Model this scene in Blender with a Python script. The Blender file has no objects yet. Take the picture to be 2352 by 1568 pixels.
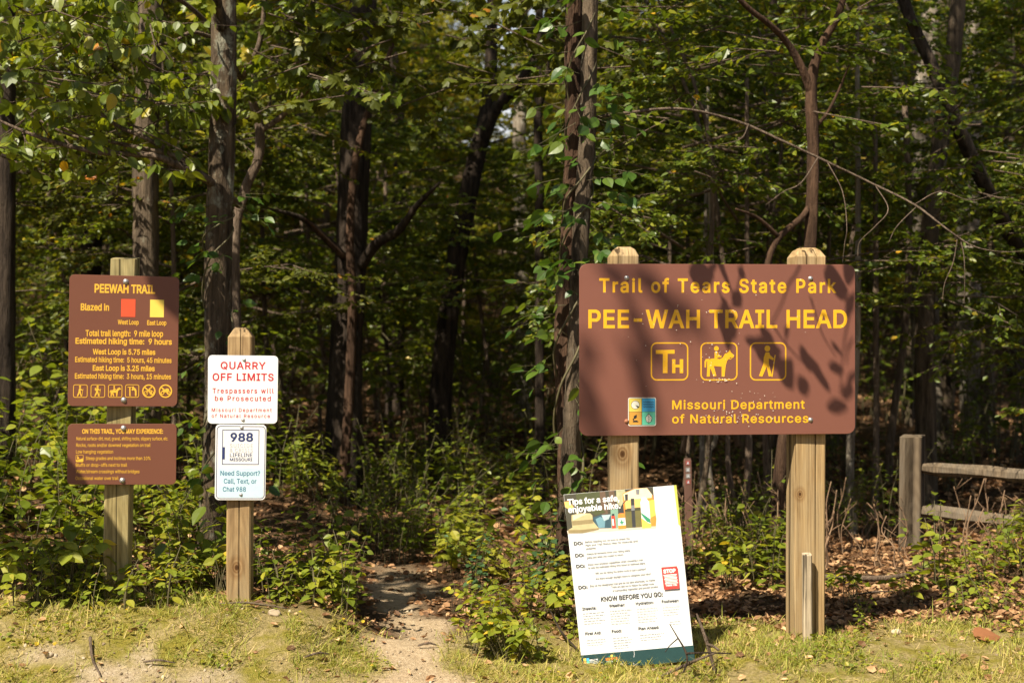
import bpy, bmesh, math, random
import numpy as np
from mathutils import Vector, geometry

# ------------------------------------------------------------------ camera, sky, sun, exposure
scene = bpy.context.scene
COL = scene.collection
H = 1.32                                   # eye height above the ground at the sign posts
K = 36.0 / 50.0                            # sensor width / focal length
cam_data = bpy.data.cameras.new('camera')
cam = bpy.data.objects.new('camera', cam_data)
COL.objects.link(cam)
cam.location = (0, 0, H)
cam.rotation_euler = (math.radians(90), 0, 0)
cam_data.sensor_width = 36
cam_data.lens = 50
cam_data.clip_end = 1000
cam_data.dof.use_dof = True
cam_data.dof.focus_distance = 6.25
cam_data.dof.aperture_fstop = 2.8
scene.camera = cam

SUN = Vector((0.475, 0.62, -1.0))          # the way the sunlight travels
world = bpy.data.worlds.new('World')
scene.world = world
world.use_nodes = True
wn = world.node_tree.nodes
sky = wn.new('ShaderNodeTexSky')
sky.sky_type = 'NISHITA'
sky.sun_disc = False
sky.sun_elevation = math.radians(52.6)
sky.sun_rotation = math.radians(217.5)
wl = world.node_tree.links
# thin bright cloud low in the sky
wtc = wn.new('ShaderNodeTexCoord'); wsep = wn.new('ShaderNodeSeparateXYZ'); wl.new(wtc.outputs['Generated'], wsep.inputs[0])
wlow = wn.new('ShaderNodeMapRange'); wl.new(wsep.outputs['Z'], wlow.inputs[0])
wlow.inputs['From Min'].default_value = 0.16; wlow.inputs['From Max'].default_value = 0.42
wlow.inputs['To Min'].default_value = 0.9; wlow.inputs['To Max'].default_value = 0.0
wnz = wn.new('ShaderNodeTexNoise'); wnz.inputs['Scale'].default_value = 5; wnz.inputs['Detail'].default_value = 6; wl.new(wtc.outputs['Generated'], wnz.inputs['Vector'])
wmr = wn.new('ShaderNodeMapRange'); wl.new(wnz.outputs[0], wmr.inputs[0]); wmr.inputs['From Min'].default_value = 0.30; wmr.inputs['From Max'].default_value = 0.55
wmul = wn.new('ShaderNodeMath'); wmul.operation = 'MULTIPLY'; wl.new(wlow.outputs[0], wmul.inputs[0]); wl.new(wmr.outputs[0], wmul.inputs[1])
wmix = wn.new('ShaderNodeMix'); wmix.data_type = 'RGBA'; wl.new(wmul.outputs[0], wmix.inputs[0]); wl.new(sky.outputs[0], wmix.inputs[6]); wmix.inputs[7].default_value = (9.0, 9.1, 9.2, 1)
wl.new(wmix.outputs[2], wn['Background'].inputs[0])
wn['Background'].inputs[1].default_value = 0.05
sun_data = bpy.data.lights.new('sun', 'SUN')
sun_data.energy = 5.0
sun_data.angle = math.radians(0.53)
sun_data.color = (1.0, 0.91, 0.74)
sun = bpy.data.objects.new('sun', sun_data)
COL.objects.link(sun)
sun.location = (-8, -10, 20)
sun.rotation_euler = SUN.to_track_quat('-Z', 'Y').to_euler()
scene.view_settings.view_transform = 'Standard'
scene.view_settings.look = 'None'
scene.view_settings.exposure = 1.05
scene.view_settings.gamma = 1
scene.render.engine = 'CYCLES'
cy = scene.cycles
cy.max_bounces = 6
cy.diffuse_bounces = 3
cy.glossy_bounces = 2
cy.transmission_bounces = 3
cy.transparent_max_bounces = 4
cy.caustics_reflective = False
cy.caustics_refractive = False
cy.sample_clamp_indirect = 4
cy.use_denoising = True

# ------------------------------------------------------------------ helpers
SC = K / 2352.0


def P(px, py, d):
    """a point at distance d along a direction measured on the photograph (2352 x 1568)"""
    return np.array([(px - 1176) * SC * d, d, H - (py - 784) * SC * d])


def link(o, parent=None):
    COL.objects.link(o)
    if parent is not None:
        o.parent = parent
    return o


def tag(o, label=None, cat=None, group=None, kind=None):
    if label: o['label'] = label
    if cat: o['category'] = cat
    if group: o['group'] = group
    if kind: o['kind'] = kind
    return o


def thing(name, loc, label, cat, group=None, rz=0):
    o = bpy.data.objects.new(name, None)
    o.empty_display_size = 0.1
    o.location = [float(v) for v in loc]
    o.rotation_euler = (0, 0, rz)
    link(o)
    return tag(o, label, cat, group)


class Acc:
    """collects vertices and faces; build() links them as one mesh object"""

    def __init__(s):
        s.v = []; s.f = []; s.m = []; s.r = []; s.sm = []; s.n = 0

    def add(s, v, faces, mat=0, rnd=0.5, smooth=False):
        v = np.asarray(v, dtype=np.float64).reshape(-1, 3)
        s.v.append(v)
        r = np.asarray(rnd, dtype=np.float64)
        s.r.append(np.full(len(v), float(r)) if r.ndim == 0 else r)
        if not isinstance(faces, list): faces = [faces]
        for f in faces:
            f = np.asarray(f, dtype=np.int64)
            if f.ndim == 1: f = f.reshape(1, -1)
            s.f.append(f + s.n); s.m.append(mat); s.sm.append(smooth)
        s.n += len(v)

    def mesh(s, name, mats, origin=(0, 0, 0)):
        me = bpy.data.meshes.new(name)
        V = np.concatenate(s.v) - np.asarray(origin, dtype=np.float64)
        R = np.concatenate(s.r)
        loops = np.concatenate([f.ravel() for f in s.f])
        tot = np.concatenate([np.full(len(f), f.shape[1]) for f in s.f])
        mi = np.concatenate([np.full(len(f), m) for f, m in zip(s.f, s.m)])
        sm = np.concatenate([np.full(len(f), bool(x)) for f, x in zip(s.f, s.sm)])
        start = np.concatenate([[0], np.cumsum(tot)[:-1]])
        me.vertices.add(len(V)); me.vertices.foreach_set('co', V.astype(np.float32).ravel())
        me.loops.add(len(loops)); me.loops.foreach_set('vertex_index', loops.astype(np.int32))
        me.polygons.add(len(tot))
        me.polygons.foreach_set('loop_start', start.astype(np.int32))
        me.polygons.foreach_set('loop_total', tot.astype(np.int32))
        me.polygons.foreach_set('material_index', mi.astype(np.int32))
        me.polygons.foreach_set('use_smooth', sm)
        a = me.attributes.new('rnd', 'FLOAT', 'POINT')
        a.data.foreach_set('value', R.astype(np.float32))
        for m in (mats if isinstance(mats, (list, tuple)) else [mats]): me.materials.append(m)
        me.update(calc_edges=True)
        return me

    def build(s, name, mats, parent=None, origin=(0, 0, 0)):
        return link(bpy.data.objects.new(name, s.mesh(name, mats, origin)), parent)


def nrm(a):
    return a / np.maximum(np.linalg.norm(a, axis=-1, keepdims=True), 1e-9)


def smooth(t):
    t = np.clip(t, 0, 1)
    return t * t * (3 - 2 * t)


def vnoise(x, y, seed=0):
    """2-D value noise in 0..1, vectorised"""
    x = np.asarray(x, dtype=np.float64); y = np.asarray(y, dtype=np.float64)
    xi = np.floor(x); yi = np.floor(y)
    fx = smooth(x - xi); fy = smooth(y - yi)

    def h(a, b):
        t = np.sin(a * 127.1 + b * 311.7 + seed * 74.7) * 43758.5453
        return t - np.floor(t)
    return (h(xi, yi) * (1 - fx) + h(xi + 1, yi) * fx) * (1 - fy) + (h(xi, yi + 1) * (1 - fx) + h(xi + 1, yi + 1) * fx) * fy


def path_x(y):
    return -0.40 - 0.13 * (y - 6.0) - 0.02 * np.maximum(y - 8.5, 0) ** 2


def path_w(y):
    return 0.185 + 0.50 * smooth((5.90 - y) / 0.6)


def ground_z(x, y):
    x = np.asarray(x, dtype=np.float64); y = np.asarray(y, dtype=np.float64)
    d = x - path_x(y)
    z = -0.075 * smooth((6.25 - y) / 0.8)
    edge = (vnoise(x * 3, y * 3, 12) - 0.5) * 0.22
    z = z + 0.165 * smooth((-d - path_w(y) + edge + 0.06) / 0.38) * smooth((y - 5.45) / 0.75)
    z = z + 0.05 * smooth((d - path_w(y)) / 0.45) * smooth((y - 6.0) / 0.7) * smooth((1.1 - x) / 0.7)
    z = z + 0.04 * np.maximum(y - 10.5, 0) + 0.13 * np.maximum(y - 19, 0) * smooth((y - 19) / 12)
    far = smooth((y - 7.5) / 4)
    z = z + (vnoise(x * 0.5, y * 0.5, 1) - 0.5) * 0.35 * far
    z = z + (vnoise(x * 2.3, y * 2.3, 2) - 0.5) * (0.03 + 0.05 * far)
    z = z + (vnoise(x * 9, y * 9, 3) - 0.5) * 0.022 + (vnoise(x * 27, y * 27, 4) - 0.5) * 0.010
    return z


def gz(x, y):
    return float(ground_z(np.array([x]), np.array([y]))[0])


# ------------------------------------------------------------------ materials
def new_mat(name):
    m = bpy.data.materials.new(name)
    m.use_nodes = True
    return m, m.node_tree.nodes, m.node_tree.links, m.node_tree.nodes['Principled BSDF']


def ramp(n, stops):
    r = n.new('ShaderNodeValToRGB')
    e = r.color_ramp.elements
    while len(e) < len(stops): e.new(0.5)
    for el, (p, c) in zip(e, stops):
        el.position = p
        el.color = (*c, 1)
    return r


def noise(n, l, scale, detail=4, rough=0.6, vec=None, mscale=None):
    t = n.new('ShaderNodeTexNoise')
    t.inputs['Scale'].default_value = scale
    t.inputs['Detail'].default_value = detail
    t.inputs['Roughness'].default_value = rough
    if vec is None:
        tc = n.new('ShaderNodeTexCoord'); vec = tc.outputs['Object']
    if mscale:
        mp = n.new('ShaderNodeMapping'); mp.inputs['Scale'].default_value = mscale
        l.new(vec, mp.inputs['Vector']); vec = mp.outputs['Vector']
    l.new(vec, t.inputs['Vector'])
    return t


def mixc(n, l, fac, a, b, mode='MIX'):
    x = n.new('ShaderNodeMix'); x.data_type = 'RGBA'; x.blend_type = mode
    for s, v in ((x.inputs[0], fac), (x.inputs[6], a), (x.inputs[7], b)):
        if hasattr(v, 'links'): l.new(v, s)
        elif isinstance(v, (int, float)): s.default_value = v
        else: s.default_value = (*v, 1)
    return x.outputs[2]


def bump(n, l, h, b, strength, dist):
    x = n.new('ShaderNodeBump')
    x.inputs['Strength'].default_value = strength
    x.inputs['Distance'].default_value = dist
    l.new(h, x.inputs['Height'])
    l.new(x.outputs[0], b.inputs['Normal'])


def paint(name, col, rough=0.5, vary=0.12, metallic=0.0, scale=14):
    m, n, l, b = new_mat(name)
    t = noise(n, l, scale, 5, 0.65)
    r = ramp(n, [(0.3, tuple(c * (1 - vary) for c in col)), (0.7, tuple(min(1, c * (1 + vary)) for c in col))])
    l.new(t.outputs[0], r.inputs[0]); l.new(r.outputs[0], b.inputs['Base Color'])
    b.inputs['Roughness'].default_value = rough
    b.inputs['Metallic'].default_value = metallic
    return m


def leaf_mat(name, stops, trans=0.38, rough=0.5, spec=0.35, tboost=(1.7, 1.6, 0.7)):
    m, n, l, b = new_mat(name)
    a = n.new('ShaderNodeAttribute'); a.attribute_name = 'rnd'
    r = ramp(n, stops)
    l.new(a.outputs['Fac'], r.inputs[0])
    t = noise(n, l, 35, 3, 0.6)
    c = mixc(n, l, 0.35, r.outputs[0], mixc(n, l, t.outputs[0], (0.35, 0.35, 0.30), (1.5, 1.5, 1.3)), 'MULTIPLY')
    l.new(c, b.inputs['Base Color'])
    b.inputs['Roughness'].default_value = rough
    b.inputs['Specular IOR Level'].default_value = spec
    tr = n.new('ShaderNodeBsdfTranslucent')
    l.new(mixc(n, l, 1.0, c, tboost, 'MULTIPLY'), tr.inputs['Color'])
    mx = n.new('ShaderNodeMixShader'); mx.inputs[0].default_value = trans
    l.new(b.outputs[0], mx.inputs[1]); l.new(tr.outputs[0], mx.inputs[2])
    l.new(mx.outputs[0], n['Material Output'].inputs['Surface'])
    return m


def bark_mat(name, dark, light, lichen=None, lic=0.62, furrow=26):
    m, n, l, b = new_mat(name)
    t = noise(n, l, furrow, 6, 0.7, mscale=(1, 1, 0.13))
    r = ramp(n, [(0.36, dark), (0.66, light)])
    l.new(t.outputs[0], r.inputs[0])
    c = r.outputs[0]
    big = noise(n, l, 3.0, 3, 0.6)
    c = mixc(n, l, 0.5, c, mixc(n, l, big.outputs[0], (0.45, 0.42, 0.40), (1.5, 1.5, 1.5)), 'MULTIPLY')
    if lichen:
        q = noise(n, l, 11, 8, 0.75, mscale=(1, 1, 0.55))
        k = ramp(n, [(lic - 0.04, (0, 0, 0)), (lic + 0.06, (1, 1, 1))])
        l.new(q.outputs[0], k.inputs[0])
        c = mixc(n, l, k.outputs[0], c, lichen)
    l.new(c, b.inputs['Base Color'])
    b.inputs['Roughness'].default_value = 0.9
    b.inputs['Specular IOR Level'].default_value = 0.15
    bump(n, l, t.outputs[0], b, 1.0, 0.05)
    return m


def wood_mat(name, dark, light, grain=60, weather=None, tint=None, knots=()):
    m, n, l, b = new_mat(name)
    t = noise(n, l, grain, 6, 0.65, mscale=(1, 1, 0.035))
    w = noise(n, l, 7, 3, 0.6, mscale=(1, 1, 0.3))
    r = ramp(n, [(0.3, dark), (0.62, light)])
    l.new(t.outputs[0], r.inputs[0])
    c = mixc(n, l, 0.45, r.outputs[0], mixc(n, l, w.outputs[0], (0.55, 0.55, 0.5), (1.45, 1.4, 1.35)), 'MULTIPLY')
    if weather:
        k = ramp(n, [(0.45, (0, 0, 0)), (0.7, (1, 1, 1))])
        l.new(noise(n, l, 5, 5, 0.7, mscale=(1, 1, 0.25)).outputs[0], k.inputs[0])
        c = mixc(n, l, k.outputs[0], c, weather)
    ck = noise(n, l, grain * 0.55, 3, 0.55, mscale=(1, 1, 0.012))      # fine drying checks along the grain
    kr = ramp(n, [(0.60, (0, 0, 0)), (0.66, (1, 1, 1))])
    l.new(ck.outputs[0], kr.inputs[0])
    c = mixc(n, l, kr.outputs[0], c, tuple(v * 0.35 for v in dark))
    if tint:                                        # a knot ring pattern
        v = n.new('ShaderNodeTexWave'); v.wave_type = 'RINGS'; v.rings_direction = 'Y'
        v.inputs['Scale'].default_value = 3.0; v.inputs['Distortion'].default_value = 3.5
        v.inputs['Detail'].default_value = 3; v.inputs['Detail Scale'].default_value = 1.5
        tc = n.new('ShaderNodeTexCoord'); mp = n.new('ShaderNodeMapping'); mp.inputs['Scale'].default_value = (9, 1, 1.1)
        l.new(tc.outputs['Object'], mp.inputs[0]); l.new(mp.outputs[0], v.inputs[0])
        c = mixc(n, l, 0.22, c, mixc(n, l, v.outputs['Fac'], tint, (1.25, 1.25, 1.2)), 'MULTIPLY')
    for kx, kz, kr_ in knots:                       # knots: a dark eye with rings that fade outwards
        mp = n.new('ShaderNodeMapping'); mp.inputs['Location'].default_value = (-kx / kr_, 0, -kz * 0.7 / kr_); mp.inputs['Scale'].default_value = (1 / kr_, 0, 0.7 / kr_)
        tc = n.new('ShaderNodeTexCoord'); l.new(tc.outputs['Object'], mp.inputs[0])
        ln = n.new('ShaderNodeVectorMath'); ln.operation = 'LENGTH'; l.new(mp.outputs[0], ln.inputs[0])
        q = ramp(n, [(0.0, (0.16, 0.10, 0.06)), (0.16, (0.28, 0.18, 0.11)), (0.24, (0.85, 0.75, 0.65)), (0.34, (0.55, 0.42, 0.32)), (0.46, (0.95, 0.9, 0.85)), (0.60, (0.75, 0.66, 0.58)), (1.0, (1, 1, 1))])
        l.new(ln.outputs['Value'], q.inputs[0])
        c = mixc(n, l, 1.0, c, q.outputs[0], 'MULTIPLY')
    l.new(c, b.inputs['Base Color'])
    b.inputs['Roughness'].default_value = 0.82
    b.inputs['Specular IOR Level'].default_value = 0.2
    bump(n, l, t.outputs[0], b, 0.5, 0.006)
    return m


# foliage of different kinds: ramps run over a random value stored per leaf
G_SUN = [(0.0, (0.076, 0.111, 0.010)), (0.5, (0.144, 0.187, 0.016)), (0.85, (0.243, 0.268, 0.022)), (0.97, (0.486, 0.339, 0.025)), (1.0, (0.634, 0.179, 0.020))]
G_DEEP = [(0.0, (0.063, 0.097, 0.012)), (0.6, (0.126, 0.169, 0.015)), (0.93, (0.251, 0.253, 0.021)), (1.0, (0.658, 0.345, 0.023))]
G_FAR = [(0.0, (0.186, 0.206, 0.026)), (0.6, (0.315, 0.316, 0.037)), (0.9, (0.516, 0.431, 0.044)), (1.0, (0.800, 0.459, 0.044))]  # far leaves: colour itself brightened so the slope reads as sunlit
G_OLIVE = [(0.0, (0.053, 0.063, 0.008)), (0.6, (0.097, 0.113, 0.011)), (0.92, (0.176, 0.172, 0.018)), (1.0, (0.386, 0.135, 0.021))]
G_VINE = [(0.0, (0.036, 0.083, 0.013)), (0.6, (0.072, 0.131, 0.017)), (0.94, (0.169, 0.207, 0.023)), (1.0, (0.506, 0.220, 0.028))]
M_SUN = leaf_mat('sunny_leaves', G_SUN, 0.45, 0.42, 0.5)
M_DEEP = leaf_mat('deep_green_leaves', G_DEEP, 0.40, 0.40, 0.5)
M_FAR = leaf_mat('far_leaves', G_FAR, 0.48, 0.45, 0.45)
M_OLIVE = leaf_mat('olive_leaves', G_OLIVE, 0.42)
M_VINE = leaf_mat('vine_leaves', G_VINE, 0.33, 0.38, 0.5)
M_WEED = leaf_mat('weed_leaves', [(0.0, (0.109, 0.153, 0.017)), (0.5, (0.217, 0.255, 0.026)), (0.85, (0.381, 0.350, 0.038)), (0.96, (0.652, 0.465, 0.043)), (1.0, (0.689, 0.233, 0.038))], 0.42)
M_BLUE = leaf_mat('bluish_leaves', [(0.0, (0.040, 0.085, 0.035)), (1.0, (0.075, 0.14, 0.05))], 0.3)
M_YEL = leaf_mat('yellowing_leaves', [(0.0, (0.16, 0.19, 0.02)), (0.7, (0.30, 0.28, 0.03)), (1.0, (0.40, 0.22, 0.03))], 0.4)
M_GRASS = leaf_mat('grass_blades', [(0.0, (0.156, 0.198, 0.031)), (0.45, (0.299, 0.312, 0.054)), (0.75, (0.481, 0.384, 0.120)), (1.0, (0.728, 0.540, 0.288))], 0.3, 0.6, 0.2, (1.4, 1.4, 0.8))
M_LITTER = leaf_mat('dry_leaves', [(0.0, (0.099, 0.051, 0.026)), (0.4, (0.241, 0.124, 0.059)), (0.75, (0.415, 0.241, 0.124)), (1.0, (0.699, 0.465, 0.263))], 0.12, 0.65, 0.25, (1.2, 1.0, 0.8))
B_OAK = bark_mat('oak_bark', (0.030, 0.022, 0.015), (0.180, 0.128, 0.082), (0.29, 0.28, 0.21), 0.57)
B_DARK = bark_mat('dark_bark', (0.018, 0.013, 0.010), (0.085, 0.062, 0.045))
B_RED = bark_mat('reddish_bark', (0.034, 0.019, 0.012), (0.125, 0.072, 0.044), None, 0.6, 20)
B_PALE = bark_mat('pale_bark', (0.13, 0.105, 0.078), (0.40, 0.335, 0.26), (0.46, 0.42, 0.34), 0.58, 14)
B_GREY = bark_mat('grey_bark', (0.040, 0.029, 0.020), (0.195, 0.145, 0.098), (0.26, 0.235, 0.175), 0.61, 22)
B_TWIG = bark_mat('twig_bark', (0.10, 0.070, 0.050), (0.27, 0.200, 0.145), None, 0.6, 40)
B_STEM = paint('green_stem', (0.085, 0.070, 0.028), 0.7, 0.3)
B_DRY = paint('dry_stem', (0.20, 0.120, 0.066), 0.8, 0.3)

# ------------------------------------------------------------------ leaf and twig generators
T_OVATE = (np.array([(0, 0, 0), (1, 0, -0.12), (0.28, 0.30, 0.07), (0.66, 0.25, 0.03), (0.28, -0.30, 0.07), (0.66, -0.25, 0.03)]),
           [np.array([(0, 1, 3, 2)]), np.array([(0, 4, 5, 1)])])
T_FAR = (np.array([(0, 0, 0), (0.5, 0.30, 0.04), (1, 0, -0.05), (0.5, -0.30, 0.04)]), [np.array([(0, 3, 2, 1)])])
_mo = [(0.0, 0.0), (0.06, 0.30), (0.30, 0.50), (0.38, 0.34), (0.55, 0.44), (0.74, 0.36), (0.70, 0.20), (1.0, 0.0)]
T_MAPLE = (np.array([(0.35, 0, 0.05)] + [(a, b, -0.10 * abs(b) - 0.10 * a * a) for a, b in _mo] + [(a, -b, -0.10 * abs(b) - 0.10 * a * a) for a, b in _mo[1:-1]]),
           [np.array([(0, i + 1, i) for i in range(1, 8)]), np.array([(0, 1, 9), (0, 9, 10), (0, 10, 11), (0, 11, 12), (0, 12, 13), (0, 13, 14), (0, 14, 8)])])
_ov = [(0.0, 0.0), (0.08, 0.17), (0.25, 0.31), (0.45, 0.33), (0.65, 0.26), (0.83, 0.13), (1.0, 0.0)]
T_BROAD = (np.array([(a, b, 0.10 * b - 0.16 * a * a) for a, b in _ov] + [(a, -b, 0.10 * b - 0.16 * a * a) for a, b in _ov[1:-1]] + [(0.35, 0, -0.03), (0.7, 0, -0.09)]),
           [np.array([(0, 12, 2, 1), (12, 13, 4, 3), (0, 7, 8, 12), (12, 9, 10, 13)]), np.array([(12, 3, 2), (13, 5, 4), (13, 6, 5), (12, 8, 9), (13, 10, 11), (13, 11, 6)])])
T_LANCE = (T_BROAD[0] * np.array([1.15, 0.45, 1]), T_BROAD[1])
T_BLADE = (np.array([(0, 0.5, 0), (0, -0.5, 0), (0.55, 0.34, 0.10), (0.55, -0.34, 0.10), (1, 0, 0.34)]), [np.array([(0, 1, 3, 2)]), np.array([(2, 3, 4)])])


def leaves(acc, pos, d, up, size, rnd, tpl=T_OVATE, mat=0, width=1.0):
    if len(pos) == 0: return
    d = nrm(d)
    side = nrm(np.cross(up, d))
    u = np.cross(d, side)
    t, fs = tpl
    k = len(t)
    s = np.broadcast_to(np.asarray(size, dtype=np.float64), (len(pos),))[:, None, None]
    w = np.broadcast_to(np.asarray(width, dtype=np.float64), (len(pos),))[:, None, None]
    v = pos[:, None, :] + s * (t[None, :, 0:1] * d[:, None, :] + w * t[None, :, 1:2] * side[:, None, :] + t[None, :, 2:3] * u[:, None, :])
    off = (np.arange(len(pos)) * k)[:, None, None]
    acc.add(v.reshape(-1, 3), [(f[None] + off).reshape(-1, f.shape[1]) for f in fs], mat, np.repeat(rnd, k))


def prisms(acc, a, b, ra, rb, mat=0, seg=4):
    """straight tapered sticks from a to b"""
    if len(a) == 0: return
    d = nrm(b - a)
    ref = np.where(np.abs(d[:, 2:3]) > 0.9, np.array([[1.0, 0, 0]]), np.array([[0, 0, 1.0]]))
    s = nrm(np.cross(d, ref)); u = np.cross(s, d)
    ang = np.arange(seg) * 2 * math.pi / seg
    ring = np.cos(ang)[None, :, None] * s[:, None, :] + np.sin(ang)[None, :, None] * u[:, None, :]
    ra = np.broadcast_to(ra, (len(a),))[:, None, None]; rb = np.broadcast_to(rb, (len(a),))[:, None, None]
    v = np.concatenate([a[:, None, :] + ring * ra, b[:, None, :] + ring * rb], axis=1)
    off = (np.arange(len(a)) * 2 * seg)[:, None, None]
    i = np.arange(seg); j = (i + 1) % seg
    f = np.stack([i, j, j + seg, i + seg], axis=1)
    acc.add(v.reshape(-1, 3), [(f[None] + off).reshape(-1, 4)], mat, 0.5, True)


def spline(pts, n):
    """a smooth polyline through pts (Catmull-Rom), n points per span"""
    p = np.asarray(pts, dtype=np.float64)
    if len(p) < 3:
        return np.array([p[0] + (p[-1] - p[0]) * t for t in np.linspace(0, 1, n + 1)])
    q = np.concatenate([[2 * p[0] - p[1]], p, [2 * p[-1] - p[-2]]])
    out = []
    for i in range(len(p) - 1):
        for t in np.linspace(0, 1, n, endpoint=False):
            a, b, c, d = q[i:i + 4]
            out.append(0.5 * (2 * b + (c - a) * t + (2 * a - 5 * b + 4 * c - d) * t * t + (3 * b - a - 3 * c + d) * t ** 3))
    out.append(p[-1])
    return np.array(out)


def tube(acc, pts, radii, seg=10, mat=0, rough=0.0, rng=None, cap=True):
    p = np.asarray(pts, dtype=np.float64)
    n = len(p)
    r = np.interp(np.linspace(0, 1, n), np.linspace(0, 1, len(radii)), radii)
    d = nrm(np.gradient(p, axis=0))
    s = np.array([1.0, 0.01, 0])
    vs = []
    ang = np.arange(seg) * 2 * math.pi / seg
    for i in range(n):
        s = s - d[i] * np.dot(s, d[i])
        if np.linalg.norm(s) < 1e-3: s = np.cross(d[i], [0, 1, 0.3])
        s = s / np.linalg.norm(s)
        u = np.cross(d[i], s)
        rr = np.full(seg, r[i])
        if rough:
            rr = rr * (1 + rough * (np.sin(ang * 3 + i * 0.13 + r[0] * 99) * 0.5 + np.sin(ang * 7 + i * 0.31) * 0.3) + (rough * rng.uniform(-0.6, 0.6, seg) if rng is not None else 0))
        vs.append(p[i] + np.cos(ang)[:, None] * rr[:, None] * s + np.sin(ang)[:, None] * rr[:, None] * u)
    v = np.concatenate(vs)
    i, k = np.meshgrid(np.arange(n - 1), np.arange(seg), indexing='ij')
    k2 = (k + 1) % seg
    f = np.stack([i * seg + k, i * seg + k2, (i + 1) * seg + k2, (i + 1) * seg + k], axis=-1).reshape(-1, 4)
    fs = [f]
    if cap: fs += [np.arange(seg)[::-1].reshape(1, -1), (np.arange(seg) + (n - 1) * seg).reshape(1, -1)]
    acc.add(v, fs, mat, 0.5, True)


def perp(d, rng):
    """unit vectors across d, mostly level"""
    s = nrm(np.cross(d, np.array([0, 0, 1.0])) + rng.normal(0, 0.05, d.shape))
    return s


def twig_leaves(acc, S, D, L, rng, n_lf, size, tpl, mat_leaf, mat_twig, droop=0.25, flat=0.5, r=0.003, hang=0.25, bias=0.0):
    """straight twigs S + D*L that carry n_lf alternate leaves each and one at the tip"""
    if len(S) == 0: return
    L = np.broadcast_to(L, (len(S),))
    D = nrm(D)
    E = S + D * L[:, None] + np.array([0, 0, -1.0]) * (droop * L)[:, None]
    prisms(acc, S, E, r, r * 0.5, mat_twig, 3)
    t = (np.arange(n_lf)[None, :] + rng.uniform(0, 1, (len(S), n_lf))) / n_lf
    t = 0.12 + 0.88 * t
    pos = S[:, None] + (E - S)[:, None] * t[..., None]
    side = perp(D, rng)
    sg = np.where(np.arange(n_lf) % 2 == 0, 1.0, -1.0)[None, :, None]
    a = rng.uniform(0.5, 1.25, t.shape)[..., None]
    d = D[:, None] * np.cos(a) + side[:, None] * np.sin(a) * sg + rng.normal(0, 0.18, pos.shape)
    d[..., 2] -= hang * rng.uniform(0.3, 1.6, t.shape)
    up = np.array([0, 0, 1.0]) + rng.normal(0, flat, pos.shape)
    sz = size * rng.uniform(0.55, 1.2, t.shape)
    rv = np.clip(rng.beta(1.6, 1.8, t.shape) + bias, 0, 1)
    leaves(acc, pos.reshape(-1, 3), d.reshape(-1, 3), up.reshape(-1, 3), sz.ravel(), rv.ravel(), tpl, mat_leaf)


def foliage(acc, bs, bd, bl, rng, n_tw, tw_len, n_lf, size, tpl=T_OVATE, mat_leaf=0, mat_twig=1, br_r=0.006, droop=0.15, spread=0.9, flat=0.5, hang=0.25, rise=0.0):
    """branchlets (start, direction, length) -> twigs -> leaves"""
    bd = nrm(bd)
    be = bs + bd * bl[:, None] + np.array([0, 0, -1.0]) * (droop * bl)[:, None]
    prisms(acc, bs, be, br_r, br_r * 0.4, mat_twig, 4)
    t = (np.arange(n_tw)[None, :] + rng.uniform(0, 1, (len(bs), n_tw))) / n_tw
    t = 0.1 + 0.9 * t
    S = bs[:, None] + (be - bs)[:, None] * t[..., None]
    side = perp(bd, rng)
    sg = np.where(rng.uniform(0, 1, t.shape) < 0.5, 1.0, -1.0)[..., None]
    a = rng.uniform(0.3, 1.0, t.shape)[..., None] * spread
    D = bd[:, None] * np.cos(a) + side[:, None] * np.sin(a) * sg + rng.normal(0, 0.16, S.shape)
    D[..., 2] += rise
    L = tw_len * rng.uniform(0.5, 1.2, t.shape)
    twig_leaves(acc, S.reshape(-1, 3), D.reshape(-1, 3), L.ravel(), rng, n_lf, size, tpl, mat_leaf, mat_twig, 0.2, flat, br_r * 0.45, hang)
# ------------------------------------------------------------------ the ground
def grow_axis(lo, hi, a, b, fine, g=1.14):
    fine_part = list(np.arange(a, b, fine))
    up = [fine_part[-1] + fine]; s = fine
    while up[-1] < hi: s *= g; up.append(up[-1] + s)
    dn = [fine_part[0] - fine]; s = fine
    while dn[-1] > lo: s *= g; dn.append(dn[-1] - s)
    return np.array(dn[::-1] + fine_part + up)


def ground_masks(x, y):
    d = np.abs(x - path_x(y))
    n1 = vnoise(x * 6, y * 6, 7) - 0.5
    n2 = vnoise(x * 2, y * 2, 8) - 0.5
    path = smooth((path_w(y) + 0.02 + n1 * 0.22 - d) / 0.16) * smooth((8.6 - y) / 0.9)
    gravel = smooth((5.66 + 0.12 * smooth((-x - 1.0) / 0.8) + n1 * 0.6 - y) / 0.30) * smooth((0.30 - x + n2 * 0.5) / 0.5)
    edge = 6.62 + 0.15 * np.where(x > 0.6, 1, 0) + n2 * 0.5
    grass = smooth((edge - y) / 0.45)
    near = smooth((y - 4.35) / 0.5)                     # nearer than the picture: colour darkened to cut light bounced onto the signs
    return path * near, gravel * near, grass * near


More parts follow.
